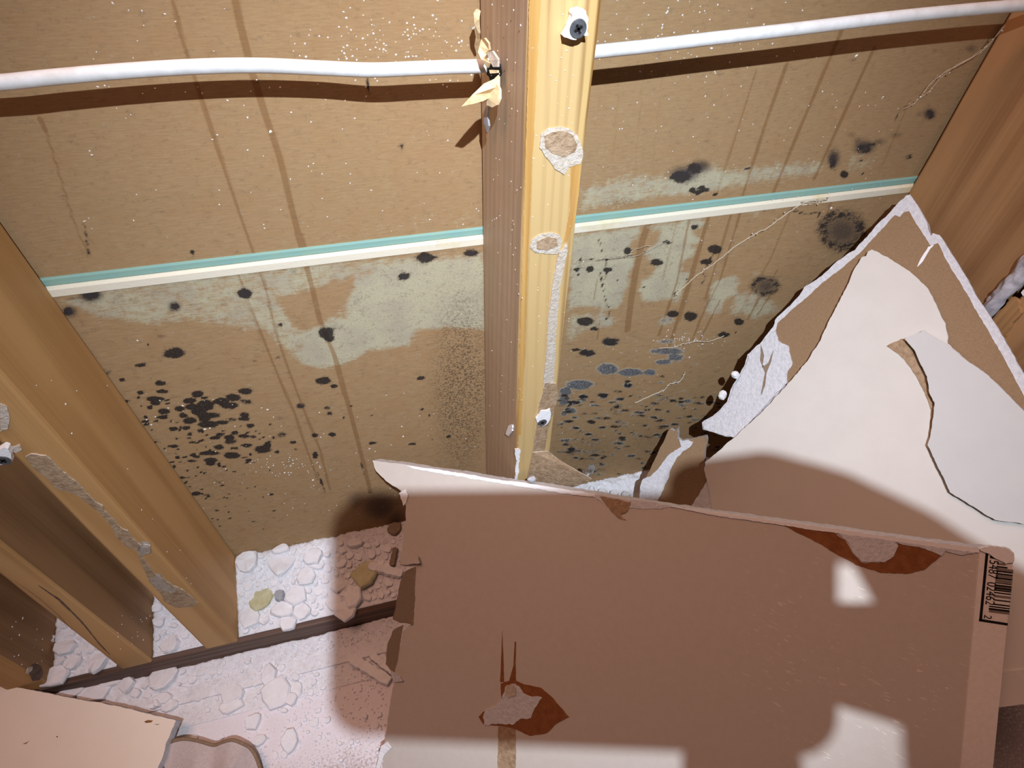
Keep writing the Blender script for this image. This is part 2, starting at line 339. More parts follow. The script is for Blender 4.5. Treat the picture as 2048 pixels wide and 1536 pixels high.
SPOT += zm([(455,65,90,45,.75),(95,160,50,25,.85),(250,225,66,32,1),(585,220,50,14,.7),(685,265,105,52,.95),(460,370,70,36,1),(435,425,50,20,.85),(710,360,125,42,.95),(625,445,170,52,1),
 (630,490,100,50,.9),(770,455,80,12,.7),(765,497,35,15,.9),(570,537,62,36,1),(470,525,40,15,.85),(730,585,125,52,1),(710,650,110,40,1),(655,700,60,18,1),(905,560,100,52,1),
 (1020,465,130,56,1),(925,422,50,14,.85),(1105,390,130,60,1),(1190,433,75,25,.9),(1040,535,130,62,1),(945,630,90,44,1),(1020,690,140,60,1),(1200,515,170,110,1),
 (1130,580,160,84,1),(1240,630,220,62,1),(1190,670,130,64,1),(1230,730,200,72,1),(1390,710,120,46,.95),(1380,470,150,70,1),(1520,425,150,66,1),(1650,355,140,62,1),
 (1470,520,180,62,.9),(1660,475,130,50,.65),(1640,620,110,40,.85),(1640,670,120,46,.95),(1500,680,120,40,.65),(1710,750,90,46,.8),(1150,805,65,26,1),(830,785,100,38,1),
 (975,775,90,36,1),(910,803,45,16,.9),(1025,845,50,36,.95),(960,858,25,12,1),(875,890,40,20,1),(1020,895,50,16,1),(1050,935,60,26,1),(1100,940,60,14,1),(1150,918,45,20,1),
 (1210,852,50,18,1),(1375,843,90,30,.9),(1310,887,110,38,1),(1470,880,110,50,1),(1535,828,70,32,1),(1640,865,110,40,.9),(1750,875,90,30,.75),(1490,930,130,60,.7),
 (1660,970,120,40,.9),(1350,990,120,50,.9),(1530,1003,100,25,.9),(1195,988,40,16,1),(1243,1015,30,12,1),(850,980,80,25,1),(885,1015,40,20,.9),(725,1015,30,20,.95),
 (1240,1060,210,42,1),(1060,1080,70,40,.85),(1090,1100,90,30,.75),(975,1105,50,16,1),(885,1110,50,30,.95),(1500,1085,160,70,.9),(1260,1140,140,50,1),(1260,1180,100,40,.95),
 (1355,1190,35,45,1),(1410,1215,60,14,.95),(1690,1140,60,36,.95),(1640,1110,80,15,.85),(1850,1015,140,42,1),(1905,970,60,40,1),(1920,935,50,15,.95),(2015,1047,45,26,1),
 (1710,1065,30,15,1),(820,1165,60,18,1),(840,1215,30,20,.95),(930,1165,90,13,.7),(1040,1150,100,30,.7),(1120,1225,40,13,.85),(1195,1290,40,16,1),(1150,1280,25,13,1),
 (1270,1292,40,9,.85),(1000,1265,40,13,.95),(1925,1262,20,12,1),(1385,1425,50,13,.85),(1350,1385,50,11,.75),(935,1340,60,22,1),(1005,1340,30,14,.95),(970,1400,40,18,1),
 (1095,1520,100,40,1),(310,475,50,22,.9),(520,650,45,30,.95),(515,698,80,28,1),(520,730,80,17,1),(595,803,35,13,.95),(715,893,25,9,.85),(690,950,20,9,.85)], 200, 720, 5.689)
SPOT += zm([(180,392,30,20,.8),(230,375,26,16,.7),(280,380,28,14,.7),(300,360,20,14,.6),(540,620,72,72,.9),(950,535,80,22,1),(840,740,112,56,1),(1430,610,120,82,1),(1345,735,110,48,.95),
 (1225,375,72,42,.9),(20,815,50,32,1),(155,810,70,46,1),(335,815,80,46,1),(40,860,18,20,1),(50,628,15,13,1),(440,925,20,13,.95),(1155,917,22,16,1),(1940,205,42,22,.95),
 (1000,1270,106,52,1),(1185,1295,110,82,1),(1680,1350,92,60,1),(1525,1480,92,42,1),(1435,50,36,16,1),(1200,10,30,30,.8),(1250,25,60,50,.85),(1300,5,50,40,.8),(705,995,30,11,.95),
 (100,1345,150,74,1),(200,1425,80,30,.8),(1640,1080,20,14,.7)], 1150, 380, 5.12)
SPOT += zm([(255,420,150,70,.6),(350,500,70,30,.75),(515,635,160,70,.85),(280,745,150,62,.8),(160,715,100,30,.75),(1155,350,100,52,1),(1335,375,110,82,1),(1835,430,82,56,1),
 (1675,560,82,50,1),(440,1180,90,46,.85),(690,1040,60,26,.8),(700,1080,80,36,.85),(240,1195,90,34,.85),(620,1220,80,22,.8),(590,1140,90,20,.6),(1800,540,14,10,.9),(865,632,12,18,1),
 (1240,1250,60,18,.8),(1240,1215,60,20,.7),(880,1297,40,12,.9),(720,1190,40,14,.9),(1050,985,50,18,.6),(150,1255,110,24,.9),(330,1250,60,16,.8),(520,1255,50,16,.8),(90,1450,60,20,.95)], 1120, 560, 5.12)
SPOT += zm([(40,1035,110,60,.85),(120,985,80,60,.7),(110,1115,40,30,.8),(160,1100,40,26,.85),(190,1110,36,24,.75),(930,945,46,80,.62),(1110,870,90,50,.55),(1150,845,60,24,.5),
 (1500,670,50,50,.6),(995,1020,46,38,.85),(1095,940,20,20,.7),(1105,1012,15,12,.95),(1375,918,42,17,.65),(430,985,30,18,.8),(570,462,8,8,.9),(1050,350,12,20,.95)], 1348, 0, 2.926)
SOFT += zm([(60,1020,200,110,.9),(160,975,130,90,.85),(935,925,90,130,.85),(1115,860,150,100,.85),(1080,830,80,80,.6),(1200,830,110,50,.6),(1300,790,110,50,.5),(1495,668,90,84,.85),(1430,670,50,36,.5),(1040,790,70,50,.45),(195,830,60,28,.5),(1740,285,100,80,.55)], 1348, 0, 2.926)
SPOT += zm([(440,45,100,50,.75),(430,35,40,40,.7),(315,155,60,30,1),(710,15,80,36,.8),(415,750,38,22,1),(420,930,20,10,1),(465,968,20,10,1),(130,1130,40,12,1),(365,1135,40,10,1),(480,1108,20,8,.8),(575,1090,26,14,.9),(5,915,14,12,1),(125,970,14,8,.8)], 700, 500, 2.926)
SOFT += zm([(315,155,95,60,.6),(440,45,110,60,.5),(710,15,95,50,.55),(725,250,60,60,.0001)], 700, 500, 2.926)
FUZZ += zm([(490,910,215,115,1),(720,945,270,75,1),(920,945,115,60,1),(200,1075,280,95,1),(60,1140,130,75,1),(1090,730,370,70,.8),(1180,790,190,80,.75),(1060,840,190,55,.8),(1080,630,160,50,.6),
 (690,1080,100,66,.8),(440,1190,90,62,.8),(240,1190,100,44,.8),(610,1220,100,28,.8),(150,1260,150,34,.8),(40,1240,110,100,.9),(100,1340,140,66,.9),(40,1370,80,40,.8),(515,635,170,80,.5),(280,745,160,70,.5),
 (330,1280,70,20,.7),(720,1300,60,18,.5),(1090,410,180,100,.35),(460,420,160,130,.35),(80,1450,120,24,.6),(300,1425,140,14,.5),(560,1450,70,16,.4),(1180,1050,80,40,.5),(1030,1050,80,30,.5),(150,1510,110,16,.6),
 (1400,860,70,20,.4),(1300,1330,90,14,.4),(1250,1140,80,16,.4),(480,1390,90,14,.4),(900,1210,60,14,.4),(1240,1400,60,12,.4)], 1120, 560, 5.12)
RING = zm([(1950,985,300,200)], 1150, 380, 5.12) + zm([(985,330,275,235)], 1348, 350, 2.926)
BLOOM = [([(120,600),(220,572),(350,556),(480,541),(620,526),(760,516),(860,510),(968,505),(968,660),(900,655),(830,662),(820,690),(740,700),(690,728),(640,738),(590,722),(560,690),(535,665),(500,660),(430,652),(380,642),(300,650),(240,645),(180,630)], .62),
 ([(640,640),(760,540),(968,520),(968,655),(900,650),(830,660),(815,690),(740,700),(690,728),(640,735),(600,720)], .5),
 ([(560,600),(700,560),(700,640),(600,660)], -.75), ([(850,560),(900,556),(900,585),(850,590)], -.3),
 ([(620,500),(965,455),(965,475),(620,520)], -.2), ([(750,440),(965,415),(965,448),(620,490)], .22)]
for pts, wgt in [([(-30,480),(200,440),(520,400),(660,380),(640,470),(580,520),(570,600),(600,720),(590,800),(545,860),(550,960),(510,1060),(480,1150),(430,1200),(300,1230),(200,1190),(-60,1200)], 1.0),
 ([(780,370),(860,330),(1000,350),(1130,300),(1320,310),(1320,360),(1200,420),(1280,480),(1270,540),(1180,560),(1240,610),(1200,680),(1100,760),(1080,830),(1170,850),(1160,920),(1100,1000),(1080,1100),(1050,1150),(950,1110),(830,1150),(700,1120),(665,1020),(690,920),(780,880),(850,780),(770,720),(720,640),(860,500),(880,430)], 1.0),
 ([(1430,930),(1640,890),(1670,960),(1640,1050),(1560,1100),(1480,1250),(1380,1280),(1330,1220),(1400,1000)], .95),
 ([(1640,1050),(1900,1060),(2048,1150),(2100,1230),(1850,1330),(1700,1280),(1580,1290)], .7),
 ([(-60,1260),(330,1270),(440,1320),(350,1420),(120,1440),(-80,1560)], .6), ([(860,1330),(1010,1330),(1010,1390),(860,1410)], .55),
 ([(1810,230),(1890,220),(1880,290),(1815,300)], .7), ([(1540,620),(1640,620),(1640,670),(1540,670)], .5), ([(1820,840),(1890,830),(1890,880),(1820,880)], .6)]:
    BLOOM.append(([(1150+x/5.12, 380+y/5.12) for x, y in pts], wgt))
BLOOM += [([(1160,425),(1160,380),(1260,352),(1350,350),(1440,340),(1560,326),(1645,322),(1645,348),(1440,380),(1200,416)], .62), ([(1165,300),(1260,290),(1330,330),(1160,380)], .2),
          ([(1340,330),(1440,320),(1450,372),(1350,385)], .35), ([(1700,300),(1760,310),(1740,345),(1690,350)], .4)]
PEPPER = [(925,800,75,190,1.0), (940,700,40,40,.8), (1180,900,90,60,.5), (1300,880,120,60,.35), (430,960,120,70,.35), (560,930,150,60,.15), (1245,405,60,20,.5), (1560,560,60,30,.2)]
STREAK = [([(470,0),(505,150),(543,265),(560,320),(600,480),(612,530),(640,640),(672,720),(700,820),(725,920),(742,985)], 9, .9), ([(345,0),(365,80),(400,190),(440,310),(480,430),(505,500),(530,570),(548,650),(570,720),(600,800),(640,900),(660,980)], 7, .6),
 ([(470,530),(490,590),(535,700),(590,830),(635,960)], 6, .62), ([(80,235),(90,258)], 5, .9), ([(90,258),(105,305),(150,450),(180,512)], 4, .5), ([(598,470),(612,510)], 16, .7), ([(672,720),(690,790)], 12, .9),
 ([(1300,440),(1285,480),(1272,540),(1262,600),(1255,660)], 17, .85), ([(1683,62),(1587,287),(1545,390)], 8, .72), ([(1748,96),(1628,359)], 8, .7), ([(1574,126),(1530,250),(1485,392)], 8, .62), ([(1512,143),(1433,390)], 7, .5),
 ([(1420,425),(1385,540),(1340,690)], 9, .75), ([(1485,410),(1440,560),(1395,650)], 7, .62), ([(1462,430),(1410,600)], 7, .6), ([(1590,400),(1540,520),(1470,640)], 7, .5), ([(1380,430),(1355,560),(1318,670)], 8, .7),
 ([(1440,600),(1400,680)], 6, .7), ([(1420,590),(1385,680)], 6, .65), ([(1555,540),(1500,630)], 6, .6), ([(1520,590),(1495,640)], 5, .8), ([(1540,590),(1515,630)], 5, .8), ([(1820,200),(1765,330)], 7, .45), ([(1670,380),(1640,470)], 7, .5), ([(1355,440),(1325,560)], 10, .5),
 ([(1195,560),(1188,600)], 6, .6), ([(1200,640),(1195,680)], 5, .6), ([(1440,0),(1420,60)], 6, .3), ([(1240,140),(1225,330)], 5, .35), ([(1290,120),(1270,330)], 5, .35), ([(1330,110),(1305,330)], 5, .35), ([(1200,180),(1185,330)], 4, .3), ([(1405,480),(1360,640)], 10, .55)]
CRACK = [([(1150,525),(1175,518),(1195,520),(1213,517)], 1.6), ([(1198,480),(1205,508),(1213,517),(1213,560)], 1.6), ([(1200,545),(1206,580),(1214,610),(1221,622)], 1.8), ([(1221,622),(1212,640)], 3), ([(1213,517),(1250,514),(1290,505)], 1.3),
 ([(1155,540),(1162,515)], 1.5), ([(1410,535),(1418,520),(1430,505)], 4), ([(1405,565),(1411,558),(1407,548)], 3), ([(1345,590),(1352,583),(1349,592)], 3), ([(1580,420),(1612,428),(1640,425)], 2.5),
 ([(1640,425),(1636,435)], 5), ([(1790,240),(1805,215),(1812,210)], 2.5), ([(800,290),(806,296)], 5), ([(731,147),(735,165),(745,205)], 1.6), ([(168,447),(178,512)], 1.5), ([(722,925),(735,965),(740,985)], 2.5), ([(635,945),(650,985)], 1.5)]

def edges_axis(lo, hi, flo, fhi, fine, coarse):
    return np.unique(np.round(np.concatenate([np.arange(lo, flo, coarse), np.arange(flo, fhi, fine), np.arange(fhi, hi+coarse*0.5, coarse)]), 5))
XS = edges_axis(-0.56, 0.66, -0.33, 0.40, 0.002, 0.02)
def wall_fields(X, Z, Yw):
    out = {k: np.zeros(X.shape) for k in ('mould', 'smudge', 'fuzz', 'pepper', 'streak', 'bloom')}
    def ell(x, y, w, h):
        c = onY(x, y, Yw); a = onY(x+w/2, y, Yw)-c; b = onY(x, y+h/2, Yw)-c       # the two half axes on the sheet
        D = a[0]*b[2]-a[2]*b[0]; dx, dz = X-c[0], Z-c[2]
        u = (dx*b[2]-dz*b[0])/D; v = (dz*a[0]-dx*a[2])/D
        return np.sqrt(u*u+v*v)
    for x, y, w, h, s in SPOT:
        r = ell(x, y, w, h); out['mould'] = np.maximum(out['mould'], np.clip((1.46-r)*1.2, 0, 0.88)*s)
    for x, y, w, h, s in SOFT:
        r = ell(x, y, w, h); out['smudge'] = np.maximum(out['smudge'], np.exp(-(r/0.95)**2)*s)
    for x, y, w, h, s in FUZZ:
        r = ell(x, y, w, h); out['fuzz'] = np.maximum(out['fuzz'], np.clip((1.35-r)*1.0, 0, 0.8)*s)
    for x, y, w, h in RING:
        r = ell(x, y, w, h); out['smudge'] = np.maximum(out['smudge'], np.clip(1.25-r, 0, 1)*0.75)
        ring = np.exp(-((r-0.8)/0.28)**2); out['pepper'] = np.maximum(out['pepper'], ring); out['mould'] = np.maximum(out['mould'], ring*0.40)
    for x, y, a, b, s in PEPPER:
        r = ell(x, y, 2*a, 2*b); out['pepper'] = np.maximum(out['pepper'], np.clip(1.1-r, 0, 1)*s)
    def seg_d(pts):
        d = np.full(X.shape, 9.0)
        P = [onY(x, y, Yw) for x, y in pts]
        for p, q in zip(P[:-1], P[1:]):
            vx, vz = q[0]-p[0], q[2]-p[2]; L = vx*vx+vz*vz+1e-12
            t = np.clip(((X-p[0])*vx+(Z-p[2])*vz)/L, 0, 1); d = np.minimum(d, np.hypot(X-p[0]-t*vx, Z-p[2]-t*vz))
        return d
    for pts, w, s in STREAK:
        d = seg_d(pts); hw = w*0.00015+0.0005; out['streak'] = np.maximum(out['streak'], np.clip(1.5-d/hw, 0, 1)*s)
    for pts, w in CRACK:
        d = seg_d(pts); hw = w*0.00020+0.0006; out['mould'] = np.maximum(out['mould'], np.clip(1.2-d/hw, 0, 1)*0.5)
    for pts, s in BLOOM:
        P = [onY(x, y, Yw) for x, y in pts]; n = len(P); ins = np.zeros(X.shape, bool); d = np.full(X.shape, 9.0)
        for i in range(n):
            p, q = P[i], P[(i+1) % n]
            cr = ((p[2] > Z) != (q[2] > Z)) & (X < (q[0]-p[0])*(Z-p[2])/(q[2]-p[2]+1e-15)+p[0]); ins ^= cr
            vx, vz = q[0]-p[0], q[2]-p[2]; L = vx*vx+vz*vz+1e-12
            t = np.clip(((X-p[0])*vx+(Z-p[2])*vz)/L, 0, 1); d = np.minimum(d, np.hypot(X-p[0]-t*vx, Z-p[2]-t*vz))
        sd = np.where(ins, d, -d); out['bloom'] = out['bloom']+np.clip(sd/0.010+0.5, 0, 1)*s
    rs = random.Random(5)                                            # scatter of specks low in the left bay
    for k in range(260):
        px, py = rs.uniform(270, 560), rs.uniform(830, 1060)
        if py < 640+0.93*(px-130)*0.9 and rs.random() < 0.6 and py > 880 and px > 420: continue
        w = rs.uniform(3, 9); r = ell(px, py, w, w*0.45); out['mould'] = np.maximum(out['mould'], np.clip((1.35-r)*1.1, 0, 1)*rs.uniform(.5, .9)*(1 if rs.random() < 0.6 else 0))
    rs = random.Random(6)
    for k in range(300):
        px, py = rs.uniform(1115, 1440), rs.uniform(790, 965)
        w = rs.uniform(5, 22); r = ell(px, py, w, w*0.28); out['mould'] = np.maximum(out['mould'], np.clip((1.35-r)*1.1, 0, 1)*rs.uniform(.3, .7))
        out['fuzz'] = np.maximum(out['fuzz'], np.clip(1.7-r, 0, 1)*rs.uniform(.1, .5))
    return out
def wall_panel(name, z0, z1, Yw, parent):
    ZS = edges_axis(z0, z1, max(z0, 0.0), min(z1, 0.60), 0.002, 0.02); ZS[-1] = z1; ZS[0] = z0
    X, Z = np.meshgrid(XS, ZS); nx, nz = len(XS), len(ZS)
    Yv = np.full(X.shape, Yw)
    V = np.stack([X, Yv, Z], -1).reshape(-1, 3)
    i = np.arange(nx-1)[None, :]+nx*np.arange(nz-1)[:, None]; i = i.ravel()
    F = np.stack([i, i+1, i+1+nx, i+nx], 1)
    # a back skin so that the sheet is a real board
    B = [(XS[0], Yw+0.0125, z0), (XS[-1], Yw+0.0125, z0), (XS[-1], Yw+0.0125, z1), (XS[0], Yw+0.0125, z1)]
    k = len(V); Fl = F.tolist()+[[k, k+3, k+2, k+1]]
    Fl += [[0, k, k+1, nx-1], [nx*(nz-1), nx*nz-1, k+2, k+3]]
    V = np.concatenate([V, np.array(B)])
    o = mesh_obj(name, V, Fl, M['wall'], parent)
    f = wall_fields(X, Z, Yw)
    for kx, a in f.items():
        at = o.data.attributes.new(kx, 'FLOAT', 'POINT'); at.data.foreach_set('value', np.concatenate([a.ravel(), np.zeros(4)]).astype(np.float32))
    return o
wall = empty('wall_back', (0, 0, -0.038)); tag(wall, 'brown papered wall spotted with black mould and pale bloom behind the studs', 'wall', kind='structure')
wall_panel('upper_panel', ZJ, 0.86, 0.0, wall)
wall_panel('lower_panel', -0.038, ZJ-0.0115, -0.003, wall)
def xbar(name, prof, x0, x1, m, parent, dz=0):
    n = len(prof); V = [(x0, y, z) for y, z in prof]+[(x1, y, z) for y, z in prof]
    F = [(i, (i+1) % n, n+(i+1) % n, n+i) for i in range(n)]+[tuple(reversed(range(n))), tuple(range(n, 2*n))]
    return mesh_obj(name, V, F, m, parent)
xbar('green_edge', [(0.006, ZJ+0.0015), (-0.0008, ZJ+0.0015), (-0.0012, ZJ), (-0.0006, ZJ-0.0045), (0.006, ZJ-0.0045)], -0.56, 0.66, M['green_edge'], wall)
xbar('white_edge', [(0.006, ZJ-0.0052), (-0.0008, ZJ-0.0052), (-0.0035, ZJ-0.0066), (-0.0036, ZJ-0.0120), (0.006, ZJ-0.0120)], -0.56, 0.66, M['white_edge'], wall)

# ------------------------------------------------------------------ floor, sole plate
def grid_sheet(name, x0, x1, y0, y1, nx, ny, zf, m, parent=None, depth=0.02):
    xs = np.linspace(x0, x1, nx); ys = np.linspace(y0, y1, ny); V = [(x, y, zf(x, y)) for y in ys for x in xs]
    F = [(j*nx+i, j*nx+i+1, (j+1)*nx+i+1, (j+1)*nx+i) for j in range(ny-1) for i in range(nx-1)]
    k = len(V); zb = min(v[2] for v in V)-depth
    ring = [i for i in range(nx)]+[j*nx+nx-1 for j in range(1, ny)]+[(ny-1)*nx+i for i in range(nx-2, -1, -1)]+[j*nx for j in range(ny-2, 0, -1)]
    V += [(V[i][0], V[i][1], zb) for i in ring]; n = len(ring)
    F += [(ring[i], k+i, k+(i+1) % n, ring[(i+1) % n]) for i in range(n)]
    F.append(tuple(k+n-1-i for i in range(n)))
    return mesh_obj(name, V, F, m, parent, smooth=True)
def nz3(x, y, s, seed=0.0): return mnoise.noise(Vector((x*s+seed, y*s-seed, seed*1.7)))
FZ = -0.038
def floor_z(x, y): return FZ
fl = grid_sheet('floor', -0.9, 1.0, -1.2, 0.0, 40, 30, lambda x, y: FZ, M['floor'], depth=0.03); tag(fl, 'greyish floor dusted white with plaster', 'floor', kind='structure')
plate = xbar('sole_plate', [(-0.004, FZ), (-0.004, 0.0), (-0.086, 0.0), (-0.0895, -0.003), (-0.0895, FZ)], -0.56, 0.66, M['plate_wood'], None)
tag(plate, 'dark brown wooden sole plate running along the floor under the studs', 'plate')

# ------------------------------------------------------------------ studs
def hexa(name, bl, fl_, fr, br, mats, parent=None, origin=None, seg=40, idx=(0, 1, 1, 1), bev=0.0022, seed=0):
    """a sawn timber: four edges given as (bottom, top) 3D points: back-left, front-left, front-right, back-right"""
    prof = []
    E_ = [bl, fl_, fr, br]
    rings = []
    for k in range(seg+1):
        t = k/seg; c = [np.array(e[0])+(np.array(e[1])-np.array(e[0]))*t for e in E_]
        pts = []
        for i in range(4):
            p, a, b = c[i], c[i-1], c[(i+1) % 4]
            da = (a-p)/np.linalg.norm(a-p); db = (b-p)/np.linalg.norm(b-p); bb = bev*(1+0.35*mnoise.noise(Vector((k*0.5, i*7.1+seed, 0.3))))
            for s in (0, 0.5, 1):
                w = p+da*bb*(1-s)+db*bb*s
                w = w-(da+db)*bb*0.0 if s != 0.5 else p+(da+db)*bb*0.30
                pts.append(w)
        rings.append(pts)
    n = 12; V = [tuple(p) for r in rings for p in r]; F = []; I = []
    for k in range(seg):
        for i in range(n):
            j = (i+1) % n; F.append((k*n+i, k*n+j, (k+1)*n+j, (k+1)*n+i))
            side = ((i+1)//3) % 4 if i % 3 == 2 else None     # flat faces start after each bevel
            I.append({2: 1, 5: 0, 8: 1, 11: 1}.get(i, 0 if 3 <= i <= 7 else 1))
    F.append(tuple(reversed(range(n)))); I.append(1); F.append(tuple(seg*n+i for i in range(n))); I.append(1)
    o = mesh_obj(name, V, F, mats, parent, I, origin=origin)
    bm = bmesh.new(); bm.from_mesh(o.data); bmesh.ops.recalc_face_normals(bm, faces=bm.faces); bm.to_mesh(o.data); bm.free()
    return o
ZT = 0.84
def ext(p, q, z0, z1):
    p, q = np.array(p), np.array(q); d = (q-p)/(q[2]-p[2]); return (p+d*(z0-p[2]), p+d*(z1-p[2]))
FD = -0.089
# centre stud, corners read where its arrises run
cb = ext(onY(960, 60, -0.0036), onY(971, 900, -0.0036), 0.0, ZT); cfl = ext(onY(1058, 0, FD), onY(1031, 930, FD), 0.0, ZT); cfr = ext(onY(1205, 0, FD), onY(1102, 890, FD), 0.0, ZT)
cbr = tuple(np.array([f[0]+0.0005, -0.0036, f[2]]) for f in cfr)
stud_c = empty('wall_stud', (0.018, -0.045, 0)); tag(stud_c, 'pale pine wall stud in the middle with torn paper patches and screws', 'stud')
hexa('timber', cb, cfl, cfr, cbr, [M['pine'], M['pine_side']], stud_c, seed=1)
PF = Plane((0, -1, 0), (0, FD, 0))
def on_front(name, poly, th=0.0008, m='paper_torn', parent=stud_c, step=5, amp=0.9, seed=1, off=None, edge=None):
    return slab(name, jag(poly, step, amp, seed), PF, th, [M[m], M[m], M[edge or 'paper_fuzz']], parent, off=th if off is None else off)
on_front('torn_paper_patch', [(1082,268),(1098,257),(1120,254),(1140,258),(1156,272),(1163,290),(1166,315),(1160,328),(1138,334),(1128,350),(1110,338),(1092,315),(1079,296)], 0.0007, 'paper_fuzz', seed=2)
on_front('torn_paper_patch', [(1088,272),(1105,264),(1128,262),(1146,270),(1155,290),(1150,304),(1130,314),(1108,308),(1090,294)], 0.0011, seed=3)
on_front('torn_paper_patch', [(1063,482),(1080,470),(1100,465),(1118,470),(1124,482),(1120,496),(1124,508),(1090,508),(1070,505),(1060,496)], 0.0007, 'paper_fuzz', seed=4)
on_front('torn_paper_patch', [(1074,482),(1096,472),(1114,478),(1116,492),(1096,500),(1074,498)], 0.0011, seed=5)
on_front('torn_paper_strip', [(1120,505),(1134,488),(1136,500),(1129,530),(1121,570),(1116,620),(1113,670),(1110,720),(1107,765),(1086,790),(1089,740),(1094,680),(1099,620),(1106,565),(1112,530)], 0.0008, 'paper_fuzz', seed=6)
on_front('torn_paper_strip', [(1090,766),(1112,768),(1117,790),(1107,820),(1104,835),(1095,865),(1090,900),(1065,950),(1058,948),(1066,905),(1072,860),(1078,815)], 0.0012, seed=7)
# amber resin line along the right arris
on_front('sap_streak', [(1142,330),(1162,328),(1158,380),(1150,440),(1136,480),(1126,486),(1140,420)], 0.0003, 'amber', amp=0.4, seed=8)
on_front('sap_streak', [(1059,-4),(1082,-4),(1074,140),(1066,300),(1058,470),(1050,690),(1043,870),(1036,870),(1041,650),(1048,440),(1054,200)], 0.0002, 'amber', amp=0.8, seed=18)
# paper flap peeling away at the foot, turned out into the bay
fp = [(onY(1066, 905, FD-0.002)), (onY(1096, 903, FD-0.002)), (onY(1125, 925, FD-0.006)), (onY(1155, 942, FD-0.012)), (onY(1184, 958, FD-0.016)), (onY(1155, 972, FD-0.013)), (onY(1120, 980, FD-0.008)), (onY(1080, 972, FD-0.004)), (onY(1054, 962, FD-0.002))]
V, F, I = slab_geo(fp, [np.array(p)+np.array([0, 0.0009, 0]) for p in fp]); mesh_obj('paper_flap', V, F, [M['paper_torn'], M['paper_brown'], M['paper_fuzz']], stud_c, I)
# crust of white plaster on the left arris of the foot
on_front('plaster_crust', [(1030,900),(1041,900),(1038,925),(1036,958),(1030,960),(1033,925)], 0.0018, 'white', step=3, amp=1.3, seed=9)
side_c = Plane(np.cross(np.array(cfl[1])-np.array(cfl[0]), np.array(cb[0])-np.array(cfl[0])), cfl[0])
if side_c.n[0] > 0: side_c.n = -side_c.n; side_c.d = -side_c.d
slab('plaster_crumb', jag([(1011,868),(1016,852),(1024,850),(1024,862),(1016,872)], 3, 0.8, 3), side_c, 0.0014, M['white'], stud_c, off=0.0014)
def screw(px, py, r, plaster, parent, plane=PF, lift=0.003, name='drywall_screw'):
    c = plane.at(px, py, lift); n = plane.n; u = np.cross(n, [0, 0, 1.0]); u /= np.linalg.norm(u); v = np.cross(n, u)
    V = []; F = []; prof = [(0.0, -0.0003), (0.35, -0.0003), (0.45, 0.0), (0.92, 0.0), (1.0, -0.0004), (0.55, -0.0022), (0.4, -lift-0.004)]
    k = 20
    for q, h in prof:
        for i in range(k):
            a = 2*math.pi*i/k; rr = q*r*(0.75 if (q in (0.35, 0.45) and i % 5 == 0) else 1)
            V.append(c+u*rr*math.cos(a)+v*rr*math.sin(a)+n*h)
    for j in range(len(prof)-1):
        for i in range(k): F.append((j*k+i, j*k+(i+1) % k, (j+1)*k+(i+1) % k, (j+1)*k+i))
    s = mesh_obj(name, V, F, M['screw'], parent); 
    bm = bmesh.new(); bm.from_mesh(s.data); bmesh.ops.recalc_face_normals(bm, faces=bm.faces); bm.to_mesh(s.data); bm.free()
    ca = np.array([0.9, 0.4]); 
    for ang in (0.5, 0.5+math.pi/2):                                  # cross recess, drawn as black bars for its shaded inside
        d = u*math.cos(ang)+v*math.sin(ang); e = -u*math.sin(ang)+v*math.cos(ang)
        q = [c+d*r*0.5*a+e*r*0.13*b+n*0.0002 for a, b in ((-1, -1), (1, -1), (1, 1), (-1, 1))]
        VV, FF, II = slab_geo(q, [p-n*0.0004 for p in q]); mesh_obj('screw_recess_dark', VV, FF, M['black'], s)
    if plaster:
        pl = [plane.at(x, y, lift-0.0006) for x, y in jag(plaster, 5, 1.2, int(px))]
        VV, FF, II = slab_geo(pl, [p-n*(lift-0.0008)*0.9 for p in pl]); mesh_obj('plaster_plug', VV, FF, M['white'], s)
    return s
screw(1157, 58, 0.0042, [(1128,74),(1138,58),(1144,40),(1146,24),(1160,18),(1172,22),(1177,40),(1174,62),(1176,72),(1162,70),(1152,80),(1140,78)], stud_c, lift=0.0065)
screw(1085, 846, 0.0040, [(1072,838),(1082,822),(1100,818),(1101,835),(1092,850),(1078,852)], stud_c, lift=0.003)
# splintered hole where the cable goes through, and the splinters round it
CXL = float(side_c.at(985, 135)[0])
def splinter(pts, w, parent, seed, m='splinter_wood', name='wood_splinter'):
    P = smooth_path(pts, 4); r = random.Random(seed); n = len(P)
    rad = [max(0.0004, w*(0.35+0.65*math.sin(math.pi*min(1, (i+1.2)/(n+0.4))))*(1+r.uniform(-.12, .12))) for i in range(n)]; rad[-1] = 0.0002
    V, F = tube_geo(P, rad, 6); return mesh_obj(name, V, F, M[m], parent)
sd = lambda x, y, o: side_c.at(x, y, o)
hole = jag([(968,138),(976,122),(990,118),(1000,130),(1001,150),(994,168),(980,162)], 4, 1.2, 4)
slab('cable_hole_dark', hole, side_c, 0.0006, M['black'], stud_c, off=0.0003)  # flat black patch painted for the shade inside the hole
def leaf(name, outline, m, thick=0.0012, seed=2):
    """a flake of wood: outline as (px, py, distance off the stud's left face)"""
    fr = [sd(x, y, o) for x, y, o in outline]; n = side_c.n
    V, F, I = slab_geo(fr, [p-n*thick for p in fr]); return mesh_obj(name, V, F, M[m], stud_c, I and [0]*len(I))
leaf('wood_splinter', [(996,150,.001),(988,158,.003),(968,167,.009),(944,190,.017),(923,213,.024),(940,209,.021),(962,203,.012),(975,196,.006),(984,186,.003),(996,172,.0015)], 'splinter_wood')
leaf('wood_splinter', [(994,168,.0025),(984,180,.004),(974,196,.006),(973,210,.006),(984,215,.005),(994,210,.004),(999,198,.003),(999,180,.002)], 'splinter_wood')
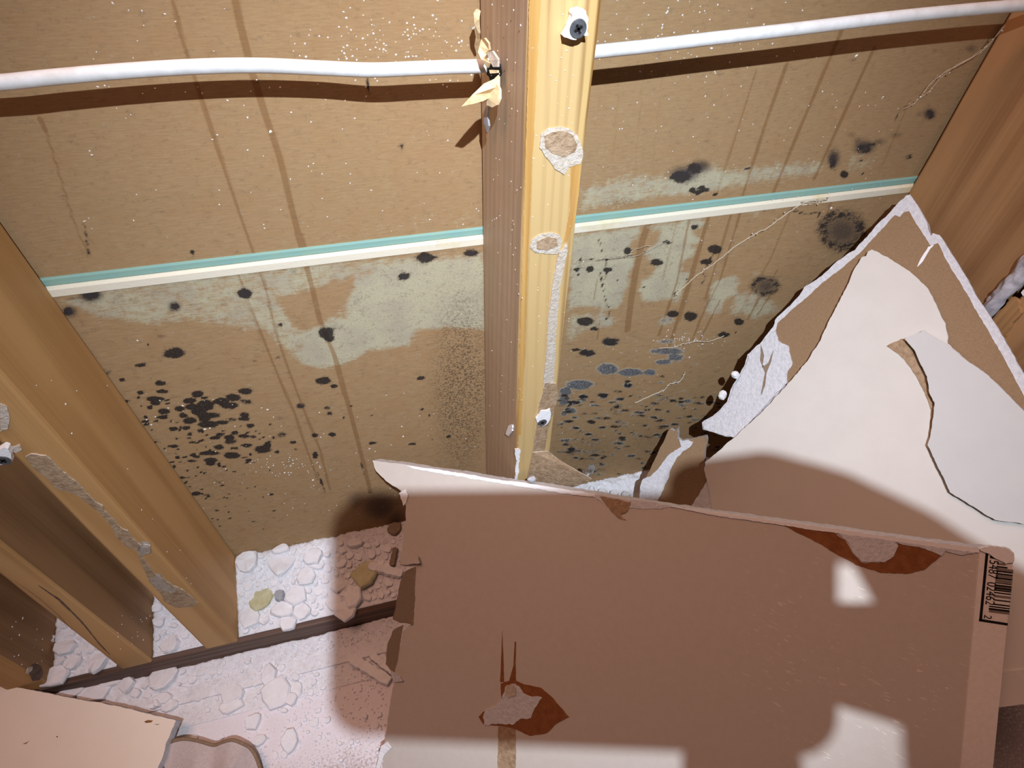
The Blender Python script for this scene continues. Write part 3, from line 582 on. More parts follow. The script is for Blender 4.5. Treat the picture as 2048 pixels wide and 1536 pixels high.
leaf('wood_splinter', [(962,78,.004),(968,76,.005),(976,86,.005),(978,100,.004),(970,108,.005),(966,118,.006),(978,126,.005),(974,136,.005),(962,118,.008),(956,104,.008),(959,92,.006)], 'splinter_wood')
leaf('wood_splinter', [(974,104,.004),(984,102,.003),(995,118,.002),(995,134,.002),(986,134,.003),(978,120,.004)], 'paper_fuzz')
leaf('wood_splinter', [(978,140,.004),(994,141,.002),(994,146,.002),(980,147,.004)], 'splinter_wood')
leaf('wood_splinter', [(970,216,.002),(977,212,.002),(974,232,.002),(977,252,.0012),(974,264,.0008),(967,246,.0015)], 'plaster_grey')
leaf('wood_sliver', [(952,18,.002),(957,22,.003),(954,40,.004),(957,66,.002),(955,78,.001),(949,48,.005),(947,26,.005)], 'splinter_wood')

# left studs
def left_stud(nm_, b_r, f_r, f_l, label, mats, extra_bl=0.033):
    fr = ext(*f_r, 0.0, ZT); fl = ext(*f_l, 0.0, ZT); br = ext(*b_r, 0.0, ZT)
    bl = tuple(p-np.array([extra_bl, 0, 0]) for p in br)
    root = empty('wall_stud', (float((fr[0][0]+fl[0][0])/2), -0.045, 0)); tag(root, label, 'stud')
    hexa('timber', bl, fl, fr, br, mats, root, seed=b_r[0][0]*50); return root
def vert(x, y): return (np.array([x, y, 0.0]), np.array([x, y, 1.0]))
b1 = (onY(400, 1010, -0.0036), onY(0, 440, -0.0036))
f1r = (onZ(475, 1296, 0.0), onZ(475, 1296, 0.0)+np.array([0, 0, 1.0])); f1r = tuple(np.array([p[0], FD, p[2]]) for p in f1r)
f1l = (onY(417, 1305, FD), onY(36, 922, FD))
stud_1 = left_stud('a', b1, f1r, f1l, 'orange-brown left wall stud with glue smear, next to the mouldy bay', [M['fir'], M['fir']])
f2l = (onY(239, 1336, FD), onY(0, 1150, FD)); x2 = float(onY(302, 1322, FD)[0])
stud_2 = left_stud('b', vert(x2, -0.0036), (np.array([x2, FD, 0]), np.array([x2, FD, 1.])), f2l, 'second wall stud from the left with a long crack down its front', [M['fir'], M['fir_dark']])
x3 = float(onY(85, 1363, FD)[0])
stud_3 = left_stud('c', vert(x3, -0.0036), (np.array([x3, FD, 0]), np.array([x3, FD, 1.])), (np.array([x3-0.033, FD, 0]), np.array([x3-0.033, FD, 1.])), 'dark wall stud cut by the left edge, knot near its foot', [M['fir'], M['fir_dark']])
# glue and paper residue on stud one, its screw
on_front('glue_smear', [(50,914),(62,908),(92,912),(108,928),(126,945),(150,962),(170,984),(190,1004),(206,1012),(208,1022),(228,1040),(240,1055),(255,1062),(262,1075),(282,1090),(278,1102),(255,1095),(232,1075),(222,1052),(198,1024),(176,1008),(150,990),(112,978),(92,955),(66,935)], 0.0009, 'paper_torn', stud_1, seed=21)
on_front('glue_smear', [(0,808),(14,815),(20,838),(16,858),(0,864)], 0.0008, 'paper_fuzz', stud_1, seed=22)
on_front('glue_smear', [(20,894),(40,890),(44,900),(30,906)], 0.0008, 'paper_fuzz', stud_1, seed=23)
on_front('glue_smear', [(278,1092),(300,1092),(304,1104),(284,1112),(296,1130),(312,1150),(330,1160),(346,1172),(366,1180),(396,1206),(388,1214),(356,1216),(330,1206),(320,1186),(300,1166),(288,1140),(276,1112)], 0.0009, 'paper_torn', stud_1, seed=24)
slab('clear_glue_bead', jag([(274,1100),(284,1088),(300,1094),(300,1106),(284,1112)], 4, .8, 3), PF, 0.003, M['film'], stud_1, off=0.0032)
slab('clear_glue_bead', jag([(300,1160),(318,1150),(336,1172),(352,1182),(340,1186),(316,1178)], 4, .8, 5), PF, 0.002, M['film'], stud_1, off=0.0022)
screw(6, 922, 0.0042, [(-14,925),(-8,905),(8,895),(16,898),(22,908),(24,924),(16,928),(0,930)], stud_1, lift=0.006)
# long crack on stud two, knot on stud three
slab('wood_crack', jag([(76,1171),(120,1199),(162,1241),(200,1288),(220,1310),(198,1289),(160,1243),(118,1202)], 8, .5, 3), PF, 0.0004, M['plate_wood'], stud_2, off=0.0004)
slab('wood_crack', jag([(28,1162),(80,1197),(124,1237),(145,1261),(122,1238),(78,1199)], 8, .4, 4), PF, 0.0003, M['fir_dark'], stud_2, off=0.0003)
PX3 = Plane((1, 0, 0), (x3, 0, 0))
slab('knot', jag([(60,1348),(64,1330),(72,1326),(82,1332),(86,1348),(80,1360),(66,1362)], 4, .5, 6), PX3, 0.0006, M['plate_wood'], stud_3, off=0.0006)
slab('plaster_smear', jag([(53,1345),(57,1335),(66,1333),(65,1340),(57,1347)], 3, .6, 8), PX3, 0.0010, M['paper_fuzz'], stud_3, off=0.0012)
# right stud and the blocking beside it
RX = 0.3963
stud_r = empty('wall_stud', (RX+0.02, -0.06, 0)); tag(stud_r, 'brown deep wall stud at the right with swirling grain', 'stud')
rbk = ext(onY(2000, 60, -0.0036), onY(1828, 365, -0.0036), 0.0, ZT)
rfr = tuple(np.array([RX, -0.124, p[2]]) for p in rbk)
hexa('timber', rbk, rfr, tuple(p+np.array([0.038, 0, 0]) for p in rfr), tuple(p+np.array([0.038, 0, 0]) for p in rbk), [M['fir_dark'], M['fir_dark']], stud_r, seed=9)
# grey film squeezed along its front arris
def film_strip():
    A = [onX(1955, 632, RX), onX(1966, 618, RX), onX(1985, 592, RX), onX(2008, 566, RX), onX(2030, 540, RX), onX(2052, 512, RX), onX(2090, 470, RX)]
    B = [onX(1972, 646, RX), onX(1986, 632, RX), onX(2006, 610, RX), onX(2028, 586, RX), onX(2046, 568, RX), onX(2070, 545, RX), onX(2110, 505, RX)]
    A = smooth_path(A, 5); B = smooth_path(B, 5); V = []; F = []; k = 7
    for i, (a, b) in enumerate(zip(A, B)):
        for j in range(k):
            t = j/(k-1); p = a+(b-a)*t; h = 0.003+0.005*math.sin(math.pi*t)+0.0035*mnoise.noise(Vector((i*0.35, j*0.8, 2.2)))
            V.append(p+np.array([-h, 0, 0]))
    for i in range(len(A)-1):
        for j in range(k-1): F.append((i*k+j, i*k+j+1, (i+1)*k+j+1, (i+1)*k+j))
    n0 = len(V); V += [np.array(v)+np.array([0.0028, 0, 0]) for v in V[:n0]]; F += [tuple(n0+q for q in reversed(f)) for f in F]
    return mesh_obj('vapour_film', V, F, M['caulk'], stud_r, smooth=True)
film_strip()
BX = RX+0.002
blk_b = onX(2024, 707, BX)
block = empty('wood_block', (BX+0.02, -0.19, float(blk_b[2]))); tag(block, 'short orange wood block with a split grey end beyond the right stud', 'wood')
zb = float(blk_b[2])-0.01
hexa('timber', (np.array([BX, -0.134, zb]), np.array([BX, -0.134, ZT])), (np.array([BX, -0.225, zb]), np.array([BX, -0.225, ZT])), (np.array([BX+.038, -0.225, zb]), np.array([BX+.038, -0.225, ZT])), (np.array([BX+.038, -0.134, zb]), np.array([BX+.038, -0.134, ZT])), [M['fir_dark'], M['fir_dark']], block, seed=12)
PB = Plane((-1, 0, 0), (BX, 0, 0))
slab('split_end', jag([(1984,640),(2024,594),(2036,602),(2042,626),(2022,650),(2000,690),(1990,690)], 5, 1.2, 4), PB, 0.003, M['split_wood'], block, off=0.003)
slab('paint_chip', jag([(2042,585),(2052,575),(2056,590),(2046,592)], 4, .5, 4), PB, 0.0012, M['white'], block, off=0.0012)

# ------------------------------------------------------------------ cable
cp = [onY(-160, 174, -0.029)]+[onY(x, y, -0.030-0.003*(x > 700)) for x, y in ((0,165),(100,155),(250,142),(400,133),(520,131),(640,136),(740,140),(830,137),(900,134),(975,131))]
cp += [onY(x, y, -0.038) for x, y in ((1100,114),(1195,103),(1300,92),(1400,80),(1600,57),(1800,33),(2000,14),(2100,8))]
V, F = tube_geo(smooth_path(cp, 6), 0.0037, 14)
cb_ = mesh_obj('electrical_cable', V, F, M['cable'], smooth=True); tag(cb_, 'white electrical cable running across the wall through the middle stud', 'cable')

# ------------------------------------------------------------------ the front drywall board
P1 = Plane(azel(-42, 42), onY(1040, 953, FD-0.014))
board = empty('drywall_board', P1.at(1000, 1530)); tag(board, 'large grey-faced drywall board leaning in front, with a barcode on its right end', 'drywall')
left_e = [(745,921),(752,942),(772,962),(800,980),(806,986),(802,996),(812,1012),(812,1040),(806,1056),(806,1076),(802,1112),(800,1132),(832,1133),(827,1250),(806,1262),(797,1310),(789,1350),(781,1400),(775,1440),(770,1480),(766,1530),(760,1600)]
out = left_e+[(1020,1760),(1300,1790),(1700,1770),(1962,1700),(1986,1536),(2012,1260),(2027,1116),(2022,1104),(1985,1100),(1960,1098),(1900,1090),(1800,1076),(1724,1066),(1640,1054),(1536,1040),(1440,1027),(1348,1014),(1250,998),(1150,982),(1060,968),(990,958),(900,943),(820,931)]
nE = len(left_e)
slab('board_core', jag(out, 7, 0.9, 11, skip=set(range(nE-1, nE+7))), P1, 0.0127, [M['face_grey'], M['paper_brown'], M['gypsum']], board)
def b1(name, poly, m, th=0.0006, seed=1, step=5, amp=0.9, parent=board, edge=None, lift=0.0):
    return slab(name, jag(poly, step, amp, seed), P1, th+lift, [M[m], M[m], M[edge or m]], parent, off=th+lift)
b1('torn_face', [(1180,988),(1205,992),(1260,1000),(1300,1004),(1348,1013),(1320,1018),(1260,1016),(1240,1026),(1225,1020)], 'gypsum', seed=31)
b1('torn_face', [(1200,993),(1232,998),(1262,1004),(1255,1022),(1240,1030),(1252,1040),(1234,1034),(1218,1016)], 'paper_torn', .0009, seed=32)
b1('torn_edge', [(812,931),(900,943),(990,958),(1060,968),(1150,982),(1190,988),(1190,994),(1150,990),(1060,976),(990,965),(900,950),(830,938)], 'white', .0010, seed=42, amp=.8)
b1('torn_edge', [(1340,1013),(1440,1026),(1536,1039),(1640,1053),(1724,1065),(1800,1075),(1900,1089),(1960,1097),(1958,1106),(1900,1098),(1800,1084),(1724,1074),(1640,1062),(1536,1046),(1440,1033)], 'white', .0013, seed=43, amp=.9)
b1('torn_face', [(1340,1014),(1440,1026),(1536,1038),(1536,1046),(1440,1034)], 'gypsum', .0004, seed=33, amp=.7)
b1('torn_face', [(1566,1050),(1600,1054),(1660,1060),(1672,1068),(1690,1080),(1706,1108),(1724,1126),(1760,1126),(1788,1108),(1796,1086),(1840,1096),(1870,1104),(1884,1110),(1868,1124),(1848,1140),(1810,1148),(1762,1146),(1712,1130),(1676,1110),(1640,1088),(1600,1068)], 'paper_orange', .0005, seed=34)
b1('torn_face', [(1652,1057),(1720,1066),(1800,1076),(1880,1086),(1958,1096),(1950,1106),(1920,1110),(1890,1102),(1884,1112),(1866,1104),(1840,1094),(1808,1090),(1790,1084),(1797,1092),(1788,1112),(1770,1124),(1724,1124),(1706,1106),(1694,1082),(1676,1066)], 'gypsum', .0011, seed=35)
# torn hole in the face, lower left
b1('torn_face', [(1003,1420),(1001,1368),(1010,1364),(1019,1362),(1024,1354),(1032,1362),(1052,1370),(1082,1376),(1105,1396),(1120,1414),(1138,1434),(1112,1448),(1094,1466),(1060,1472),(1030,1458),(1005,1452),(968,1450),(957,1434),(966,1424)], 'paper_orange', .0005, seed=36, amp=.6)
b1('torn_face', [(1000,1364),(1003,1300),(1004,1262),(1006,1300),(1008,1364)], 'paper_orange', .0003, seed=37, amp=.3)
b1('torn_face', [(1018,1362),(1027,1330),(1029,1284),(1032,1284),(1031,1330),(1032,1362)], 'stain', .0003, seed=38, amp=.3)
b1('torn_face', [(966,1436),(972,1420),(990,1414),(1004,1398),(1010,1374),(1026,1368),(1040,1376),(1048,1388),(1084,1396),(1076,1408),(1068,1420),(1062,1436),(1040,1438),(1024,1450),(1000,1448),(968,1450)], 'gypsum', .0012, seed=39, amp=1.6, step=4)
b1('torn_face', [(1012,1372),(1028,1370),(1032,1382),(1030,1392),(1018,1396),(1010,1388)], 'paper_fuzz', .0022, seed=40)
b1('torn_face', [(996,1452),(1030,1456),(1032,1480),(1031,1540),(1030,1620),(994,1620),(995,1530)], 'paper_torn', .0004, seed=41, amp=.8)
# curled flaps of torn face paper along the broken left edge
def flap(name, poly, hinge, lift, m, seed, parent=board, plane=P1):
    """paper bent away from the board: points further from the hinge line (two pixels) stand off more"""
    a, b_ = plane.at(*hinge[0]), plane.at(*hinge[1]); d = (b_-a)/np.linalg.norm(b_-a); fr = []
    for x, y in jag(poly, 5, .9, seed):
        p = plane.at(x, y, 0.0008); q = p-a; dist = np.linalg.norm(q-d*(q@d)); fr.append(plane.at(x, y, 0.0008+lift*min(1.0, dist/0.02)))
    V, F, I = slab_geo(fr, [p-plane.n*0.0006 for p in fr]); return mesh_obj(name, V, F, [M[m], M[m], M['paper_fuzz']], parent, I)
flap('paper_flap', [(832,1133),(827,1250),(806,1246),(800,1246),(785,1238),(792,1204),(802,1160),(810,1143)], ((832,1133),(827,1250)), -0.012, 'paper_flap', 51)
flap('paper_flap', [(806,1250),(797,1310),(789,1356),(771,1328),(774,1294),(785,1262)], ((806,1250),(789,1356)), -0.012, 'paper_flap', 52)
flap('paper_flap', [(802,1104),(820,1098),(836,1112),(840,1126),(812,1130),(800,1128)], ((802,1104),(800,1128)), 0.005, 'face_grey', 53)
flap('paper_flap', [(798,986),(812,978),(816,990),(812,1006),(806,1012)], ((812,978),(812,1010)), 0.004, 'white', 54)
flap('paper_flap', [(762,1492),(776,1482),(784,1494),(770,1508),(760,1536),(752,1536)], ((776,1482),(766,1536)), 0.004, 'white', 55)
flap('paper_flap', [(780,1340),(800,1352),(806,1362),(786,1364)], ((780,1340),(786,1364)), 0.004, 'gypsum', 56)
# paper end tape with its barcode
tape = b1('end_tape', [(1960,1099),(1946,1270),(1922,1536),(1908,1690),(1962,1700),(1986,1536),(2013,1260),(2027,1114),(2020,1104)], 'tape', .0005, seed=61, amp=.2)
def quad_part(name, quads, m, lift, parent):
    V = []; F = []
    for q in quads:
        fr = [P1.at(x, y, lift) for x, y in q]; v, f, i = slab_geo(fr, [p-P1.n*0.0002 for p in fr]); k = len(V); V += v; F += [tuple(a+k for a in ff) for ff in f]
    return mesh_obj(name, V, F, M[m], parent)
Zb = lambda x, y: (1880+x/8.535, 1090+y/8.535)
quad_part('label_frame', [[Zb(782,118), Zb(828,122), Zb(716,1300), Zb(668,1296)], [Zb(668,1258), Zb(1160,1336), Zb(1156,1376), Zb(664,1300)]], 'black', .0008, tape)
def bar(y, h, x0=None, x1=None):
    xl = 970-(y-300)*0.092 if x0 is None else x0; xr = 1245-(y-450)*0.092 if x1 is None else x1; s = 0.125
    return [Zb(xl, y), Zb(xr, y+(xr-xl)*s), Zb(xr, y+(xr-xl)*s+h), Zb(xl, y+h)]
quad_part('barcode_bars', [bar(y, h, a, b_) for y, h, a, b_ in ((355, 24, None, 1150), (432, 20, None, None), (474, 20, None, None), (545, 26, None, None), (636, 12, None, None), (670, 26, None, None), (718, 26, None, None), (760, 16, None, None), (800, 18, None, None),
    (925, 18, None, None), (998, 20, None, None), (1036, 18, 840, None), (1072, 30, 835, None))], 'black', .0009, tape)
quad_part('barcode_pale_bars', [bar(y, h, a, b_) for y, h, a, b_ in ((300, 34, None, 1110), (388, 40, None, None), (496, 42, None, None), (580, 50, None, None), (690, 26, None, None), (744, 14, None, None), (848, 40, None, None), (1102, 44, 835, None))], 'bar_pale', .0007, tape)
def digits(text, a, b_, h):
    """printed figures running down the tape from pixel a to pixel b"""
    cu = bpy.data.curves.new('digits', 'FONT'); cu.body = text; cu.size = 1.0; cu.extrude = 0.0
    tmp = bpy.data.objects.new('digits_tmp', cu); COL.objects.link(tmp)
    dg = bpy.context.evaluated_depsgraph_get(); me = bpy.data.meshes.new_from_object(tmp.evaluated_get(dg)); bpy.data.objects.remove(tmp)
    vs = np.array([v.co[:] for v in me.vertices]); vs[:, 0] -= vs[:, 0].min(); w = vs[:, 0].max(); vs[:, 1] -= vs[:, 1].min(); hh = vs[:, 1].max()
    A, B = P1.at(*a, .0009), P1.at(*b_, .0009); ex = B-A; L = np.linalg.norm(ex); ex /= L; ey = np.cross(P1.n, ex); ht = h
    pts = [A+ex*v[0]/w*L+ey*v[1]/hh*ht for v in vs]
    if np.dot(ey, RIGHT) < 0: pts = [A+ex*v[0]/w*L-ey*(v[1]/hh*ht) for v in vs]
    return mesh_obj('barcode_digits', pts, [tuple(p.vertices) for p in me.polygons], M['black'], tape)
digits('1', Zb(858, 182), Zb(852, 222), .0052); digits('5487', Zb(846, 252), Zb(818, 560), .0054); digits('02462', Zb(806, 625), Zb(772, 1010), .0054); digits('2', Zb(756, 1186), Zb(748, 1248), .0044); digits('0', Zb(975, 215), Zb(973, 245), .0030)
slab('crushed_corner', jag([(1958,1098),(1985,1092),(2020,1098),(2028,1106),(2028,1124),(2012,1128),(1998,1120),(1984,1112)], 5, 1.4, 9), P1, 0.003, M['white'], board, off=0.0022)

# ------------------------------------------------------------------ boards stacked in the right corner
P2 = Plane(azel(-70, 30), onY(1810, 395, -0.030))
bb = empty('drywall_board', P2.at(1700, 1000)); tag(bb, 'brown-backed drywall board with broken white edges, peak up in the right corner', 'drywall')
oL = [(1820,389),(1812,391),(1792,411),(1761,442),(1738,468),(1720,487),(1710,500),(1676,521),(1638,555),(1608,575),(1594,596),(1570,620),(1550,640),(1546,654),(1529,675),(1519,688),(1495,709),(1488,733),(1464,774),(1454,804),(1430,828),(1404,845),(1406,859),(1450,873),(1472,874)]
oR = [(1415,960),(1245,1232),(1400,1424),(1560,1620),(1990,1300),(2140,1000),(2086,816),(2048,748),(2030,715),(2000,664),(1972,620),(1962,606),(1950,588),(1936,560),(1920,534),(1905,510),(1890,486),(1879,470),(1866,466),(1862,472),(1855,450),(1846,430),(1838,416)]
slab('board_core', jag(oL+oR, 6, 1.0, 71), P2, 0.0127, [M['gypsum'], M['paper_brown'], M['gypsum']], bb)
def b2(name, poly, m, th=0.0006, seed=1, step=5, amp=0.8, parent=bb, plane=P2, edge=None, lift=0.0):
    return slab(name, jag(poly, step, amp, seed), plane, th+lift, [M[m], M[m], M[edge or m]], parent, off=th+lift)
b2('brown_face', [(1800,434),(1808,424),(1818,422),(1836,452),(1862,492),(1870,488),(1876,486),(1890,516),(1912,552),(1930,582),(1952,620),(1980,668),(2010,720),(2040,776),(2075,840),(2100,980),(1980,1280),(1570,1590),(1300,1280),(1470,930),(1560,790),(1576,765),(1573,745),(1584,729),(1577,692),(1556,681),(1552,660),(1556,645),(1600,606),(1640,570),(1684,536),(1722,504),(1745,478),(1772,450),(1790,430)], 'paper_brown', .0008, seed=72, edge='paper_fuzz')
b2('torn_tab', [(1868,490),(1860,498),(1846,522),(1834,534),(1842,516),(1856,494)], 'white', .0016, seed=73, amp=.5)
b2('broken_corner', [(1550,660),(1556,681),(1577,692),(1584,729),(1575,743),(1573,767),(1560,780),(1530,812),(1502,842),(1471,874),(1450,872),(1408,858),(1406,847),(1432,830),(1456,806),(1466,776),(1490,735),(1497,711),(1521,690),(1531,677)], 'gypsum', .0022, seed=74, amp=1.1)
b2('crack', [(1522,690),(1528,712),(1524,735),(1537,725),(1545,705),(1547,700),(1541,726),(1533,745),(1530,770),(1522,790),(1530,745),(1520,720)], 'paper_flap', .0004, seed=75, amp=.4, lift=.0024)
# cream painted board in front of it
P3 = Plane(azel(-70, 30), P2.at(1700, 700, 0.0075))
cr = empty('painted_board', P3.at(1750, 1000)); tag(cr, 'large cream painted drywall sheet with torn rounded top, before the brown-backed board', 'drywall')
cL = [(1744,499),(1736,503),(1732,512),(1724,514),(1707,541),(1686,589),(1666,627),(1638,685),(1611,726),(1580,763),(1526,822),(1471,873),(1440,900),(1410,924),(1408,937),(1419,984),(1423,1013)]
cR = [(1415,1100),(1262,1274),(1400,1446),(1540,1624),(1800,1480),(1990,1416),(2140,1396),(2140,860),(2048,822),(2018,791),(1970,746),(1929,717),(1895,687),(1896,675),(1891,647),(1881,630),(1871,606),(1854,575),(1830,552),(1809,536),(1789,524),(1775,514),(1758,505)]
slab('painted_sheet', jag(cL+cR, 5, .9, 81), P3, 0.0035, [M['paint'], M['paper_brown'], M['gypsum']], cr)
b2('paint_tear', [(1773,692),(1788,684),(1803,677),(1809,678),(1830,702),(1840,726),(1854,753),(1859,787),(1869,805),(1867,828),(1862,862),(1856,890),(1860,850),(1862,820),(1857,805),(1847,781),(1833,753),(1809,719),(1792,705)], 'paper_torn', .0006, seed=82, amp=.8, parent=cr, plane=P3)
slab('crease_ledge', [(1996,1346),(2140,1330),(2140,1396),(1990,1416)], P3, 0.002, M['paint'], cr, off=0.002)
# second painted sheet lying over it on the right
P4 = Plane(azel(-70, 30), P3.at(1850, 700, 0.0060))
sh = empty('painted_sheet', P4.at(2000, 900)); tag(sh, 'cream torn sheet, greyed as if tilted from the light, overlapping the cream board at the right edge', 'drywall')
sP = [(1809,678),(1826,670),(1847,660),(1857,667),(1891,687),(1929,717),(1970,746),(2018,791),(2048,822),(2140,900),(2140,1060),(1990,1040),(1900,985),(1855,890),(1861,870),(1867,828),(1869,805),(1859,787),(1854,753),(1840,726),(1830,702)]
slab('sheet', jag(sP, 5, .7, 91), P4, 0.003, [M['paint_dimmed'], M['paper_brown'], M['gypsum']], sh)
# small torn piece standing low in the bay between stud and boards
P5 = Plane(azel(-50, 35), onY(1330, 900, -0.040))
sm = empty('drywall_piece', P5.at(1350, 1040)); tag(sm, 'small torn drywall piece standing low between the middle stud and cream board', 'drywall')
slab('board_core', jag([(1340,858),(1348,862),(1356,855),(1355,876),(1362,882),(1378,880),(1412,872),(1414,878),(1410,900),(1408,935),(1416,980),(1424,1030),(1420,1100),(1280,1100),(1276,1000),(1280,976),(1292,956),(1310,918),(1326,886)], 5, .9, 95), P5, 0.010, [M['paper_brown'], M['paper_brown'], M['gypsum']], sm)
slab('torn_face', jag([(1358,878),(1366,882),(1376,880),(1386,884),(1380,894),(1366,902),(1352,918),(1342,938),(1334,962),(1322,990),(1310,1010),(1278,1010),(1280,974),(1286,958),(1302,952),(1322,930),(1342,906),(1362,894)], 4, 1.0, 96), P5, 0.0016, [M['gypsum'], M['gypsum'], M['white']], sm, off=0.0016)

# ------------------------------------------------------------------ lower left: painted board and rag on the floor
P6 = Plane((0.0, -0.22, 1.0), (-0.35, -0.0895, 0.0148))
fb = slab('painted_board', jag([(-160,1336),(0,1368),(110,1390),(240,1413),(352,1441),(334,1482),(326,1512),(312,1545),(280,1690),(-300,1660)], 6, .7, 101), P6, 0.0127, [M['paint_warm'], M['paper_brown'], M['gypsum']])
tag(fb, 'cream painted drywall piece lying against the sole plate in the lower left corner', 'drywall')
for i, (poly, mm_) in enumerate([([(288,1443),(296,1440),(306,1441),(302,1445),(292,1446)], 'stain'), ([(308,1448),(320,1448),(314,1450)], 'paper_flap'), ([(112,1473),(115,1472),(115,1475)], 'black'), ([(45,1488),(58,1482),(52,1488)], 'paper_flap')]):
    slab('paint_scuff', jag(poly, 4, .3, 102+i), P6, 0.0003, M[mm_], fb, off=0.0003)
def rag():
    hem_px = [(318,1500),(338,1487),(366,1479),(395,1482),(428,1491),(445,1486),(466,1481),(486,1488),(500,1496),(512,1512),(522,1540),(530,1580),(535,1640)]
    hz = [-.018,-.016,-.013,-.012,-.014,-.011,-.008,-.010,-.014,-.018,-.022,-.026,-.030]
    H = smooth_path([onZ(x, y, z) for (x, y), z in zip(hem_px, hz)], 5); n = len(H); k = 26
    base = onZ(400, 1720, -0.028); V = []; F = []
    for i, p in enumerate(H):
        for j in range(k):
            t = j/(k-1); q = p+(base-p)*t
            f = (1-abs(math.sin(i*0.15+t*1.6+0.6)))*0.012*min(1, t*1.6)+0.003*math.sin(i*0.31-t*4+1)*t+0.008*math.sin(math.pi*min(1, t*1.1))*math.exp(-((i-38)/12)**2)
            V.append(q+np.array([0, 0, f+0.002]))
    for i in range(n-1):
        for j in range(k-1): F.append((i*k+j, i*k+j+1, (i+1)*k+j+1, (i+1)*k+j))
    V = [np.array([v[0], v[1], max(v[2], FZ+0.003)]) for v in V]
    n0 = len(V); V2 = V+[v-np.array([0, 0, 0.0012]) for v in V]; F2 = F+[tuple(n0+q for q in reversed(f)) for f in F]
    o = mesh_obj('rag', V2, F2, M['cloth'], smooth=True); tag(o, 'crumpled grey cloth rag with brown hem at the bottom edge', 'cloth')
    hv, hf = tube_geo([np.array([p[0], p[1], max(p[2], FZ+0.004)])+np.array([0, 0, 0.002]) for p in H], 0.0017, 8); mesh_obj('hem', hv, hf, M['hem'], o, smooth=True)
rag()

# ------------------------------------------------------------------ rubble on the plate and on the floor
def mound(x, y):
    """height of the crumbled plaster lying on the sole plate"""
    t = max(0.0, min(1.0, (-y-0.012)/0.072)); h = 0.027*(1-t)**1.1+0.002
    return h+0.0022*nz3(x, y, 60, 3.1)*(1-t*0.7)
def rough(x, y):
    c = mnoise.voronoi(Vector((x*75, y*75, 0.3)))[0]
    return (0.0035*(c[1]-c[0])+0.0016*nz3(x, y, 300, 1.2)+0.001*nz3(x, y, 700, 5.0))
def bay_rubble(x0, x1, label):
    o = grid_sheet('plaster_rubble', x0, x1, -0.0855, -0.0036, max(8, int((x1-x0)/0.0018)), 46, lambda x, y: max(0.0006, mound(x, y)+rough(x, y)*min(1.0, (y+0.0875)/0.012)), M['rubble'], depth=0.0003)
    tag(o, label, 'rubble', kind='stuff')
x1r = float(f1r[0][0]); x1l = float(f1l[0][0])
bay_rubble(x1r+0.001, float(cb[0][0])-0.001, 'white crumbled plaster on the plate right of the left stud')
bay_rubble(x2+0.001, x1l-0.001, 'white crumbled plaster between the first and second left studs')
bay_rubble(x3+0.001, x2-0.034, 'white crumbled plaster between the second and third left studs')
bay_rubble(float(cfr[0][0])+0.001, RX-0.001, 'white crumbled plaster on the plate right of the middle stud')
def floor_mound(x, y):
    t = max(0.0, min(1.0, (-y-0.0905)/0.055)); return FZ+0.012*(1-t)**1.5*(0.7+0.6*nz3(x, y, 25, 8.2))
o = grid_sheet('plaster_rubble', -0.50, 0.20, -0.150, -0.0905, 330, 40, lambda x, y: max(FZ+0.0008, floor_mound(x, y)+rough(x, y)*0.8*max(0, min(1, (y+0.150)/0.03))), M['rubble'], depth=0.0004)
tag(o, 'white plaster rubble lying on the floor along the front of the sole plate', 'rubble', kind='stuff')
# thin flooring strip edge lying under the dust
st = xbar('trim_1', [(-0.1115, FZ), (-0.1115, FZ+0.0055), (-0.1265, FZ+0.0045), (-0.127, FZ)], -0.56, 0.30, M['rubble'], None)
st.rotation_euler[2] = 0.0; tag(st, 'thin dusty flooring strip parallel to the sole plate', 'trim', kind='structure')

def chip(name, c, w, d, h, seed, m, tilt=0.12, rot=None, n=None, smooth_=False):
    """a broken flake of plaster: irregular outline, worn top edge, slightly dished faces"""
    r = random.Random(seed); n = n or r.randint(7, 11); rot = r.uniform(0, 6.28) if rot is None else rot
    rad = [r.uniform(0.78, 1.12) for _ in range(n)]; ang = [2*math.pi*(i+r.uniform(-.28, .28))/n for i in range(n)]
    V = []; F = []
    for (s, z) in ((0.86, 0.0), (1.0, 0.30), (0.98, 0.78), (0.86, 1.0)):
        for i in range(n):
            V.append([rad[i]*s*math.cos(ang[i])*w/2*(1+r.uniform(-.03, .03)), rad[i]*s*math.sin(ang[i])*d/2*(1+r.uniform(-.03, .03)), h*(z+(r.uniform(-.12, .12) if z > 0.5 else 0))])
    V.append([0, 0, h*1.05]); V.append([0, 0, 0.0])
    for k in range(3):
        for i in range(n): j = (i+1) % n; F.append((k*n+i, k*n+j, (k+1)*n+j, (k+1)*n+i))
    for i in range(n):
        j = (i+1) % n; F.append((3*n+i, 3*n+j, 4*n)); F.append((j, i, 4*n+1))
    me = bpy.data.meshes.new(name); me.from_pydata(V, [], F); me.materials.append(M[m]); me.update()
    o = bpy.data.objects.new(name, me); link(o); o.location = Vector(tuple(c)); o.rotation_euler = (r.uniform(-tilt, tilt), r.uniform(-tilt, tilt), rot)
    return o
def seat(px, py, zf, z0=0.0):
    z = z0
    for _ in range(8):
        p = onZ(px, py, z); z = zf(p[0], p[1])
    return onZ(px, py, z)
def pxsize(p): return FPX/np.linalg.norm(p-CAM)
mz = lambda x, y: mound(x, y)+0.001
fz = lambda x, y: max(FZ+0.001, floor_mound(x, y)+0.001 if y > -0.15 else FZ+0.0005)
